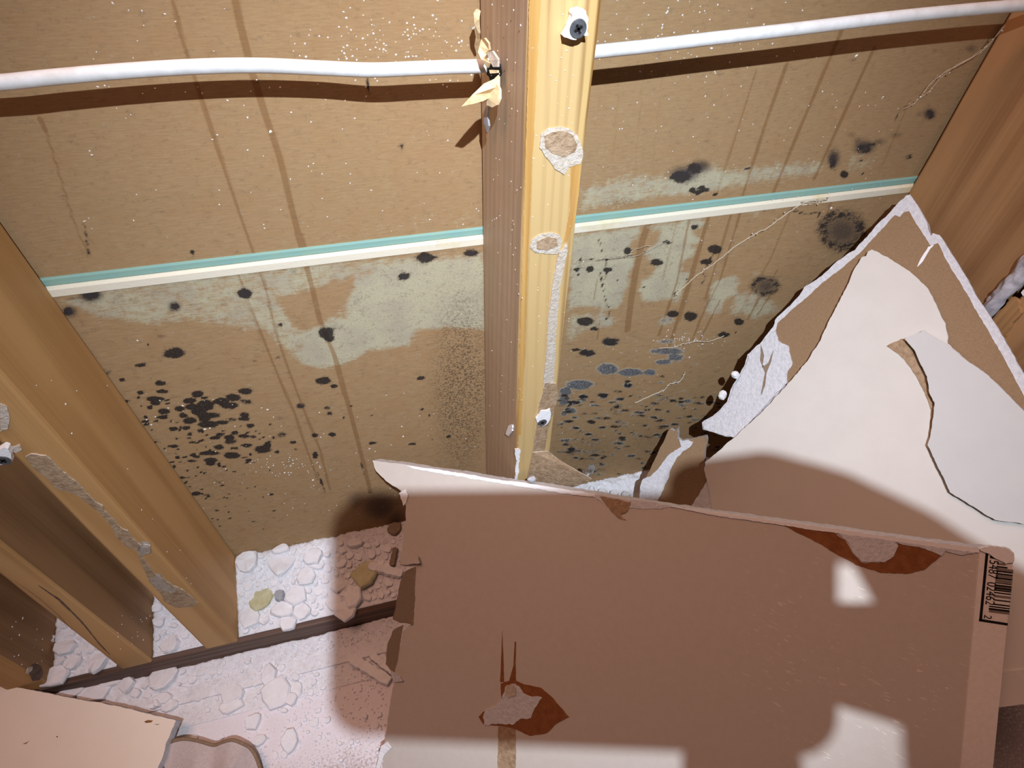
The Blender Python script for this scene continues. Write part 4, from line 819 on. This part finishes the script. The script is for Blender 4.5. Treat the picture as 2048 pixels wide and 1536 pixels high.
NAMED = [  # px, py, width, height px, surface, material, label
 (496,1126,40,36,'m','plaster','flat white plaster chip in the corner beside the left stud'), (563,1128,50,40,'m','plaster','largest white plaster slab at the back of the right rubble'),
 (627,1114,36,28,'m','plaster','oval white plaster chip at the back near the shadow edge'), (636,1130,28,18,'m','plaster','small white chip just below the oval chip near the shadow edge'),
 (564,1100,32,16,'m','plaster','thin white chip touching the wall behind the largest slab'), (613,1154,34,34,'m','plaster','rounded white chip in the middle of the right rubble'),
 (522,1198,40,34,'m','plaster_yellow','pale yellow plaster chip near the left stud'), (592,1192,40,36,'m','plaster','pointed white plaster flake right of the pale yellow chip'),
 (561,1193,20,20,'m','plaster_grey','small grey chip between the pale yellow chip and the pointed flake'), (500,1231,40,40,'m','plaster','big white lump below the pale yellow chip beside the stud'),
 (567,1220,40,24,'m','plaster','lozenge-shaped white chip below the pointed flake'), (606,1222,34,28,'m','plaster','triangular white chip near the shadow edge above the plate'),
 (577,1246,30,24,'m','plaster','squarish white chip close to the plate front'), (528,1240,22,16,'m','plaster','small white chip right of the big lump'),
 (677,1172,34,20,'m','plaster','rounded chip straddling the shadow edge'), (668,1205,30,32,'m','plaster','half-shaded chip below the rounded one at the shadow edge'),
 (732,1150,52,44,'m','plaster_yellow','olive yellow plaster slab in the shadow'), (708,1194,36,42,'m','plaster','upright oval chip in the shadow, below the olive slab'),
 (691,1222,42,34,'m','plaster','broad round chip in the shadow just above the plate'), (711,1088,28,16,'m','plaster','long chip in the shadow at the wall'),
 (329,1353,44,38,'f','plaster','big round flat plaster disc on the plate front'), (553,1388,52,44,'f','plaster','largest angular plaster slab on the open floor'),
 (594,1378,22,24,'f','plaster','small chip right of the largest floor slab'), (586,1398,22,18,'f','plaster','chip tucked under the largest floor slab'),
 (506,1444,28,22,'f','plaster','lone knobbly plaster lump on the dusty floor'), (577,1482,28,30,'f','plaster','cone-shaped plaster lump low on the floor'),
 (257,1368,24,24,'f','plaster','cube-like plaster lump by the plate'), (222,1360,42,20,'f','plaster','wedge-shaped white chip left of the cube-like lump'),
 (327,1397,28,14,'f','plaster','flat chip below the round disc'), (343,1412,28,16,'f','plaster','chip above the corner of the cream board'), (315,1410,18,12,'f','plaster','tiny angular chip near the cream board corner'),
 (540,1349,26,30,'f','plaster','upright white chip standing by the flooring strip'), (463,1415,44,18,'f','plaster','long flat chip on the middle of the floor'),
 (466,1390,40,28,'f','plaster','broad dusty chip above the long flat floor chip'), (190,1380,48,34,'f','plaster','large chip along the edge of the cream board'), (148,1384,40,14,'f','plaster','thin chip squeezed against the cream board edge'),
 (520,1481,22,16,'f','plaster','chip beside the hem of the rag'), (112,1353,40,28,'m','plaster','rounded chip at the foot of the dark stud'),
 (130,1297,36,22,'m','plaster','flat chip between the second and third studs'), (199,1327,26,26,'m','plaster','white chip against the front of the second stud'),
 (146,1326,26,18,'m','plaster','broken chip above the rounded one at the dark stud'), (95,1281,20,14,'m','plaster','chip at the side of the dark stud'), (91,1240,16,12,'m','plaster','topmost chip beside the dark stud'),
 (343,1292,30,26,'m','plaster','large pale chip between the first two studs'), (316,1215,16,14,'m','plaster','small chip at the back between the first two studs'), (318,1245,20,16,'m','plaster','grey-white chip halfway back between the first two studs'),
 (790,1058,30,24,'m','paper_flap','brown paper-faced scrap at the wall beside the front board'), (682,988,8,6,'m','white','')]
NAMED.pop()
placed_named = []
for i, (px, py, w, h, s, m, lab) in enumerate(NAMED):
    p = seat(px, py, mz if s == 'm' else fz, 0.01 if s == 'm' else FZ); k = pxsize(p); r = random.Random(900+i)
    th = r.uniform(0.005, 0.009)
    o = chip('plaster_chunk', p-np.array([0, 0, 0.002]), w/k*1.02, h/k*1.18, th, 300+i, m, 0.16, rot=0.0)
    tag(o, lab, 'rubble', 'plaster chunks on the plate and floor'); placed_named.append((p[0], p[1], w/k))
# slender broken strips
def stick(a, b_, w, th, m, label, zf, seed, name='gypsum_strip', lift=0.004):
    A, B = seat(*a, zf, 0.0)+np.array([0, 0, lift]), seat(*b_, zf, 0.0)+np.array([0, 0, lift*0.6]); d = B-A; L = np.linalg.norm(d); d /= L
    s = np.cross(d, [0, 0, 1.0]); s /= np.linalg.norm(s); u = np.cross(s, d); r = random.Random(seed); n = 14; V = []; F = []
    for i in range(n+1):
        t = i/n; c = A+d*L*t; ww = w/2*(1+r.uniform(-.14, .14)); hh = th
        if i in (0, n): ww *= 0.7
        for sx, sz in ((-1, 0), (1, 0), (0.9, 1), (-0.9, 1)): V.append(c+s*sx*ww+u*hh*(sz-0.2)*(1+r.uniform(-.1, .1)))
    for i in range(n):
        for k in range(4): F.append((i*4+k, i*4+(k+1) % 4, (i+1)*4+(k+1) % 4, (i+1)*4+k))
    F += [(3, 2, 1, 0), tuple(n*4+k for k in range(4))]
    o = mesh_obj(name, V, F, M[m]); bm = bmesh.new(); bm.from_mesh(o.data); bmesh.ops.recalc_face_normals(bm, faces=bm.faces); bm.to_mesh(o.data); bm.free()
    tag(o, label, 'rubble'); return o
stick((738,1136), (804,1152), .010, .006, 'plaster', 'straight broken gypsum strip by the olive slab, pointing at the front board', mz, 1)
stick((704,1320), (780,1366), .011, .007, 'plaster', 'longest ragged gypsum strip on the shaded floor by the front board', fz, 2)
stick((742,1312), (792,1350), .008, .006, 'plaster', 'shorter gypsum strip lying above the longest ragged one', fz, 3)
stick((136,1318), (116,1332), .004, .003, 'plaster', 'thin sliver between the second and third studs', mz, 4)
stick((785,1135), (792,1098), .006, .005, 'paper_flap', 'brown paper sliver standing by the edge of the front board', mz, 5)
# unlabelled-by-look small chips: many of a kind
rs = random.Random(77); placed = list(placed_named)
GROUPS = [('m', (478, 660, 1100, 1262), 70, 'small white plaster chip among the rubble right of the left stud', 'small chips right of the left stud'),
          ('m', (672, 790, 1080, 1236), 34, 'small shaded plaster chip in the rubble beside the front board', 'small chips in the shadow'),
          ('f', (240, 650, 1318, 1400), 46, 'small white plaster chip on the floor in front of the plate', 'small chips before the plate'),
          ('f', (380, 760, 1400, 1530), 26, 'small plaster crumb on the dusty open floor', 'crumbs on the open floor'),
          ('m', (92, 240, 1230, 1350), 16, 'small white chip in the gap between second and third studs', 'small chips by the third stud'),
          ('m', (304, 380, 1200, 1310), 10, 'small white chip in the gap between first and second studs', 'small chips by the second stud')]
for s, (xa, xb, ya, yb), cnt, lab, grp in GROUPS:
    k = 0; tries = 0
    while k < cnt and tries < 2000:
        tries += 1; px, py = rs.uniform(xa, xb), rs.uniform(ya, yb); p = seat(px, py, mz if s == 'm' else fz, 0.0 if s == 'm' else FZ)
        if s == 'm' and not (-0.082 < p[1] < -0.010): continue
        if s == 'f' and (p[1] > -0.094): continue
        if s == 'm' and not ((x1r+.006 < p[0] < -0.01) or (x2+.005 < p[0] < x1l-.005) or (x3+.005 < p[0] < x2-.038)): continue
        sz = rs.uniform(0.005, 0.015)*(0.75 if s == 'f' else 1.0)
        if any(math.hypot(p[0]-q[0], p[1]-q[1]) < 0.42*(sz+q[2]) for q in placed): continue
        placed.append((p[0], p[1], sz)); k += 1
        o = chip('plaster_chip', p-np.array([0, 0, 0.0012]), sz, sz*rs.uniform(.6, 1), rs.uniform(.002, .0045), 2000+tries+int(xa), 'plaster', 0.16); tag(o, lab, 'rubble', grp)
# dust grains too small to count
def crumbs():
    r = random.Random(9); V = []; F = []
    def bit(p, s):
        k = len(V)
        for dx, dy, dz in ((1, 0, 0), (-.5, .9, 0), (-.5, -.9, 0), (0, 0, 1.0)): V.append(p+np.array([dx*s*r.uniform(.6, 1.2), dy*s*r.uniform(.6, 1.2), dz*s*r.uniform(.6, 1.2)]))
        F.extend([(k, k+1, k+3), (k+1, k+2, k+3), (k+2, k, k+3), (k+2, k+1, k)])
    for _ in range(1900):
        x, y = r.uniform(-.40, -.10), -0.0925-abs(r.gauss(0, 0.09))
        if x < -0.30 and y < -0.10-0.9*(x+0.36)*0: continue
        bit(np.array([x, y, fz(x, y)]), r.uniform(.0005, .0017))
    for _ in range(1500):
        x, y = r.uniform(x1r+.004, -.01), r.uniform(-.082, -.008); bit(np.array([x, y, mz(x, y)]), r.uniform(.0006, .0018))
    for xa, xb in ((x2+.003, x1l-.003), (x3+.003, x2-.036)):
        for _ in range(420): x, y = r.uniform(xa, xb), r.uniform(-.084, -.008); bit(np.array([x, y, mz(x, y)]), r.uniform(.0006, .0018))
    o = mesh_obj('plaster_crumbs', V, F, M['plaster']); tag(o, 'fine white plaster grains strewn over the plate and floor', 'rubble', kind='stuff')
crumbs()

# ------------------------------------------------------------------ flecks, cobwebs, plastic twist
def flecks():
    r = random.Random(31); V = []; F = []
    def bit(p, n, s, asp=1.0):
        n = np.asarray(n, float); u = np.cross(n, [0.3, 0.2, 1.0]); u /= np.linalg.norm(u); v = np.cross(n, u); a = r.uniform(0, 6.28); k = len(V)
        e1 = u*math.cos(a)+v*math.sin(a); e2 = -u*math.sin(a)+v*math.cos(a); q = 5
        for i in range(q):
            t = 2*math.pi*i/q; V.append(p+e1*s*asp*math.cos(t)*r.uniform(.7, 1.2)+e2*s*math.sin(t)*r.uniform(.7, 1.2))
        V.append(p+n*s*0.7); F.extend([(k+i, k+(i+1) % q, k+5) for i in range(q)]); F.append(tuple(k+4-i for i in range(q)))
    W = (0, -1, 0); yw = lambda p: (0.0 if p[2] > ZJ else -0.003)
    def onwall(x, y, s, asp=1.0):
        p = onY(x, y, -0.001); p[1] = yw(p); bit(p, W, s, asp)
    for x, y, s in ((410,855,2.2),(626,957,2.2),(366,808,1.5),(535,816,1.7),(324,930,2.2),(541,265,1.8),(1660,414,2.4),(1377,712,1.8),(1715,112,1.8),(1768,195,1.2),(1843,195,1.3),(303,846,1.6),(294,836,1.5),(806,870,1.8),(803,850,1.4),(1165,520,1.2),(1325,780,1.4),(276,678,1.3),(255,836,1.4),(420,853,1.6),(570,942,1.4),(1370,600,1.0),(1427,545,1.0)): onwall(x, y, s*mm*0.55, 1.3)
    for _ in range(150): onwall(r.gauss(800, 90), r.gauss(95, 45), r.uniform(.25, .7)*mm)
    for _ in range(120): onwall(r.gauss(1400, 110), r.gauss(70, 60), r.uniform(.25, .75)*mm)
    for _ in range(110): onwall(r.uniform(150, 960), r.uniform(0, 480), r.uniform(.2, .5)*mm, 1.5)
    for _ in range(90): onwall(r.uniform(1200, 1800), r.uniform(150, 480), r.uniform(.2, .5)*mm, 1.4)
    for _ in range(110): onwall(r.uniform(280, 950), r.uniform(780, 1040), r.uniform(.25, .7)*mm)
    for _ in range(70): onwall(r.gauss(1365, 30), r.gauss(675, 9), r.uniform(.3, .8)*mm)
    for _ in range(90): onwall(r.uniform(1130, 1480), r.uniform(680, 960), r.uniform(.25, .6)*mm)
    for _ in range(60): onwall(r.gauss(560, 60), r.gauss(930, 14), r.uniform(.3, .8)*mm)
    for _ in range(60): p = side_c.at(r.uniform(975, 1045), r.uniform(0, 900), 0.0003); bit(p, side_c.n, r.uniform(.25, .6)*mm)
    for _ in range(60): p = PF.at(r.uniform(1065, 1150), r.uniform(0, 900), 0.0003); bit(p, W, r.uniform(.2, .45)*mm)
    o = mesh_obj('plaster_flecks', V, F, M['white']); tag(o, 'tiny white plaster flecks stuck over the mouldy wall and middle stud', 'dust', kind='stuff')
    V.clear(); F.clear()
    rb = tuple(np.array(b1_) for b1_ in (onY(400, 1010, -0.0036), onY(0, 440, -0.0036)))
    n1 = np.array([1.0, 0, 0])
    for _ in range(60):
        px, py = r.uniform(40, 460), r.uniform(700, 1290); p = onX(px, py, x1r+0.0002)
        if -0.086 < p[1] < -0.006 and 0.005 < p[2]: bit(p, n1, r.uniform(.3, .9)*mm)
    for _ in range(26):
        p = onX(r.gauss(362, 6), r.gauss(1008, 10), x1r+0.0002); bit(p, n1, r.uniform(.3, .7)*mm)
    for xx, xr_, yr_ in ((x2, (235, 302), (1230, 1300)), (x3, (20, 86), (1235, 1330))):
        for _ in range(16): p = onX(r.uniform(*xr_), r.uniform(*yr_), xx+0.0002); bit(p, n1, r.uniform(.4, 1.0)*mm)
    o = mesh_obj('plaster_flecks', V, F, M['white']); tag(o, 'tiny white plaster flecks stuck on the right faces of the left studs', 'dust', kind='stuff')
flecks()
def cobweb(name, strands, label, rad=0.00028, drops=0, seed=1):
    r = random.Random(seed); V = []; F = []
    for pts in strands:
        P = smooth_path([onY(x, y, -d) for x, y, d in pts], 5); P = [p+np.array([r.gauss(0, .0004), 0, r.gauss(0, .0004)]) for p in P]
        v, f = tube_geo(P, rad*r.uniform(.8, 1.4), 5); k = len(V); V += v; F += [tuple(a+k for a in ff) for ff in f]
        for _ in range(drops):
            c = np.array(P[r.randrange(len(P))])+np.array([r.gauss(0, .0012), 0, r.gauss(0, .0012)]); s = r.uniform(.0004, .0009); k = len(V)
            V += [c+np.array(d)*s for d in ((1, 0, 0), (-1, 0, 0), (0, 1, 0), (0, -1, 0), (0, 0, 1), (0, 0, -1))]
            F += [tuple(k+i for i in t) for t in ((0, 2, 4), (2, 1, 4), (1, 3, 4), (3, 0, 4), (2, 0, 5), (1, 2, 5), (3, 1, 5), (0, 3, 5))]
    o = mesh_obj(name, V, F, M['web']); tag(o, label, 'cobweb', kind=None); return o
cobweb('cobweb', [[(2010,50,.02),(1970,95,.012),(1900,140,.006),(1850,190,.006),(1812,215,.005)], [(2010,50,.02),(1960,105,.012),(1880,150,.006),(1846,186,.006)]], 'thin cobweb strand high in the upper right corner by the stud', .00017, 8, 2)
cobweb('cobweb', [[(1655,400,.006),(1610,405,.006),(1570,430,.007),(1530,458,.007),(1490,480,.007),(1455,505,.007)], [(1455,505,.007),(1425,530,.006),(1395,550,.006),(1350,590,.005)], [(1650,398,.006),(1625,405,.006),(1602,404,.006)]], 'long cobweb strand slanting below the green joint at the right', .00032, 14, 3)
cobweb('cobweb', [[(1318,697,.005),(1350,694,.006),(1365,688,.006),(1392,683,.006),(1420,682,.006),(1448,672,.006)]], 'short bright cobweb thread over the grey mould patch', .0004, 5, 4)
cobweb('cobweb', [[(1270,805,.006),(1300,792,.006),(1328,780,.006),(1336,770,.006),(1360,762,.006),(1370,745,.005)]], 'bright cobweb thread low in the right bay above the torn piece', .0005, 3, 5)
cobweb('cobweb', [[(1250,514,.006),(1275,498,.006),(1300,490,.006)], [(1213,517,.005),(1262,514,.006),(1300,500,.006),(1340,480,.006)]], 'faint cobweb threads over the pale bloom beside the middle stud', .00016, 0, 6)
def twist():
    c = onY(1176, 945, -0.075); r = random.Random(4); V = []; F = []; n = 22; k = 8
    for i in range(n):
        t = i/(n-1); a = t*7.5; rr = 0.006*(1-0.45*t)
        for j in range(k):
            s = j/(k-1)-0.5; V.append(c+np.array([rr*math.cos(a)+s*0.004*math.sin(a*0.6), rr*math.sin(a)*0.6-s*0.002, (s*0.016)*(1-0.3*t)+0.003*math.sin(a*1.3)+0.0015*mnoise.noise(Vector((i*.4, j*.6, 1.0)))]))
    for i in range(n-1):
        for j in range(k-1): F.append((i*k+j, i*k+j+1, (i+1)*k+j+1, (i+1)*k+j))
    n0 = len(V); V += [v+np.array([0.0004, -0.0003, 0]) for v in V]; F += [tuple(n0+q for q in reversed(f)) for f in F]
    o = mesh_obj('plastic_scrap', V, F, M['film'], smooth=True); tag(o, 'curled scrap of clear plastic at the tip of the paper flap', 'plastic')
twist()
pebble = chip('plaster_chunk', onY(1063, 962, -0.110), .008, .006, .004, 71, 'plaster_grey', .1, 0.0); tag(pebble, 'grey pebble-like crumb on the board edge at the foot of the middle stud', 'rubble')
for i, (px, py, w) in enumerate(((1466,748,15), (1441,788,17))):
    o = chip('plaster_chunk', onY(px, py, -0.046), w/1900, w/1600, .005, 610+i, 'white', .3); o.rotation_euler = (1.3, 0.2, 0.3)
    tag(o, ('upper' if i == 0 else 'lower')+' white crumb wedged at the broken corner of the brown-backed board', 'rubble')
xs_ = [1185, 1205, 1228, 1250]
for i, px in enumerate(xs_):
    p = seat(px, 984+i*3, lambda x, y: 0.03, 0.02); o = chip('plaster_chip', p, .012, .010, .006, 640+i, 'plaster', .4); tag(o, 'white chip behind the front board in the right bay', 'rubble', 'chips behind the front board')

# ------------------------------------------------------------------ the phone taking the picture and the hand that holds it
def camsp(x, y, z): return CAM+RIGHT*x*mm-DOWN*y*mm-FWD*z*mm        # millimetres right, up, towards the photographer
def phone():
    root = empty('smartphone', camsp(60, -22, 6)); tag(root, 'dark smartphone held sideways behind the viewpoint, casting the rounded shadow', 'phone')
    w0, w1, h0, h1, r = -14, 126, -55.5, 17, 11; pts = []
    for cx, cy, a0 in ((w1-r, h1-r, 0), (w0+r, h1-r, 90), (w0+r, h0+r, 180), (w1-r, h0+r, 270)):
        for k in range(8): a = math.radians(a0+k*90/7); pts.append((cx+r*math.cos(a), cy+r*math.sin(a)))
    V, F, I = slab_geo([camsp(x, y, 2.5) for x, y in pts], [camsp(x, y, 10.5) for x, y in pts]); mesh_obj('phone_body', V, F, M['phone'], root)
    for lx, ly in ((0, -16), (15, -4)):
        q = [(lx+6*math.cos(t), ly+6*math.sin(t)) for t in np.linspace(0, 2*math.pi, 24, endpoint=False)]
        V, F, I = slab_geo([camsp(x, y, 1.4) for x, y in q], [camsp(x, y, 2.6) for x, y in q]); mesh_obj('camera_lens', V, F, M['lens'], root)
phone()
def hand():
    """bare right hand: palm, four fingers and a thumb grown together into one skin; points are right, up, back in mm"""
    def ball(c, r, zs, V, F):
        n, k = 10, 7; b = len(V)
        for j in range(1, k):
            ph = math.pi*j/k
            for i in range(n):
                th = 2*math.pi*i/n; V.append(camsp(c[0]+r*math.sin(ph)*math.cos(th), c[1]+r*math.cos(ph), c[2]+r*zs*math.sin(ph)*math.sin(th)))
        t = len(V); V.append(camsp(c[0], c[1]+r, c[2])); V.append(camsp(c[0], c[1]-r, c[2]))
        for j in range(k-2):
            for i in range(n): q = (i+1) % n; F.append((b+j*n+i, b+j*n+q, b+(j+1)*n+q, b+(j+1)*n+i))
        for i in range(n): q = (i+1) % n; F.append((t, b+q, b+i)); F.append((t+1, b+(k-2)*n+i, b+(k-2)*n+q))
    chains = [
      [((430,-262,150), 37, 1), ((330,-188,104), 35, 1), ((250,-120,66), 27, .8), ((202,-78,44), 34, .5), ((168,-47,28), 33, .45), ((160,-34,20), 23, .6), ((150,-30,12), 14, .8)],
      [((178,-52,28), 32, .45), ((178,-26,22), 18, .7), ((164,-12,14), 14.5, .8), ((150,-11,12), 15.5, .9), ((138,0.5,9), 9.5, 1)],
      [((168,-14,14), 13, .8), ((152,2,6), 11.2, .9), ((136,13,2), 10, 1), ((118,20.5,3), 9.2, 1), ((100,20,7), 8.4, 1)],
      [((164,-24,14), 11, 1), ((146,-27,-6), 8.6, 1), ((124,-27.5,-8), 8.2, 1), ((104,-27,-7), 7.4, 1)],
      [((162,-40,14), 12, 1), ((146,-42,-4), 10, 1), ((126,-40,-8), 7.8, 1), ((106,-39,-7), 7, 1)],
      [((180,-76,24), 14, .8), ((158,-92,8), 9.5, 1), ((130,-92,4), 9, 1), ((112,-76,5), 8.8, 1), ((110,-58,8), 8.2, 1)],
      [((186,-82,26), 13, .8), ((152,-106,10), 8.5, 1), ((116,-104,6), 8.4, 1), ((97,-82,5), 8.4, 1), ((93.5,-60,8), 8, 1)],
      [((172,-26,34), 14, .9), ((152,0,30), 11, 1), ((134,9,24), 9.6, 1), ((114,11,19), 8.6, 1)]]
    V = []; F = []
    for ch in chains:
        for (a, ra, za), (b_, rb, zb_) in zip(ch[:-1], ch[1:]):
            a, b_ = np.array(a, float), np.array(b_, float); n = max(2, int(np.linalg.norm(b_-a)/(0.35*min(ra, rb))))
            for k in range(n+1): t = k/n; ball(a+(b_-a)*t, ra+(rb-ra)*t, za+(zb_-za)*t, V, F)
    h = mesh_obj('person', V, F, M['skin'], origin=camsp(200, -80, 40), smooth=True)
    tag(h, 'bare right hand and forearm gripping the end of the smartphone', 'person')
    md = h.modifiers.new('remesh', 'REMESH'); md.mode = 'VOXEL'; md.voxel_size = 0.0022; md.use_smooth_shade = True
    sm_ = h.modifiers.new('smooth', 'SMOOTH'); sm_.iterations = 4
    P = smooth_path([camsp(320, -182, 99), camsp(335, -192, 106), camsp(380, -225, 126), camsp(430, -262, 150), camsp(520, -330, 190)], 4)
    Vs, Fs = tube_geo(P, [0.0415+0.0015*math.sin(i*1.7) for i in range(len(P))], 20); mesh_obj('sleeve', Vs, Fs, M['sleeve'], h, smooth=True)
hand()
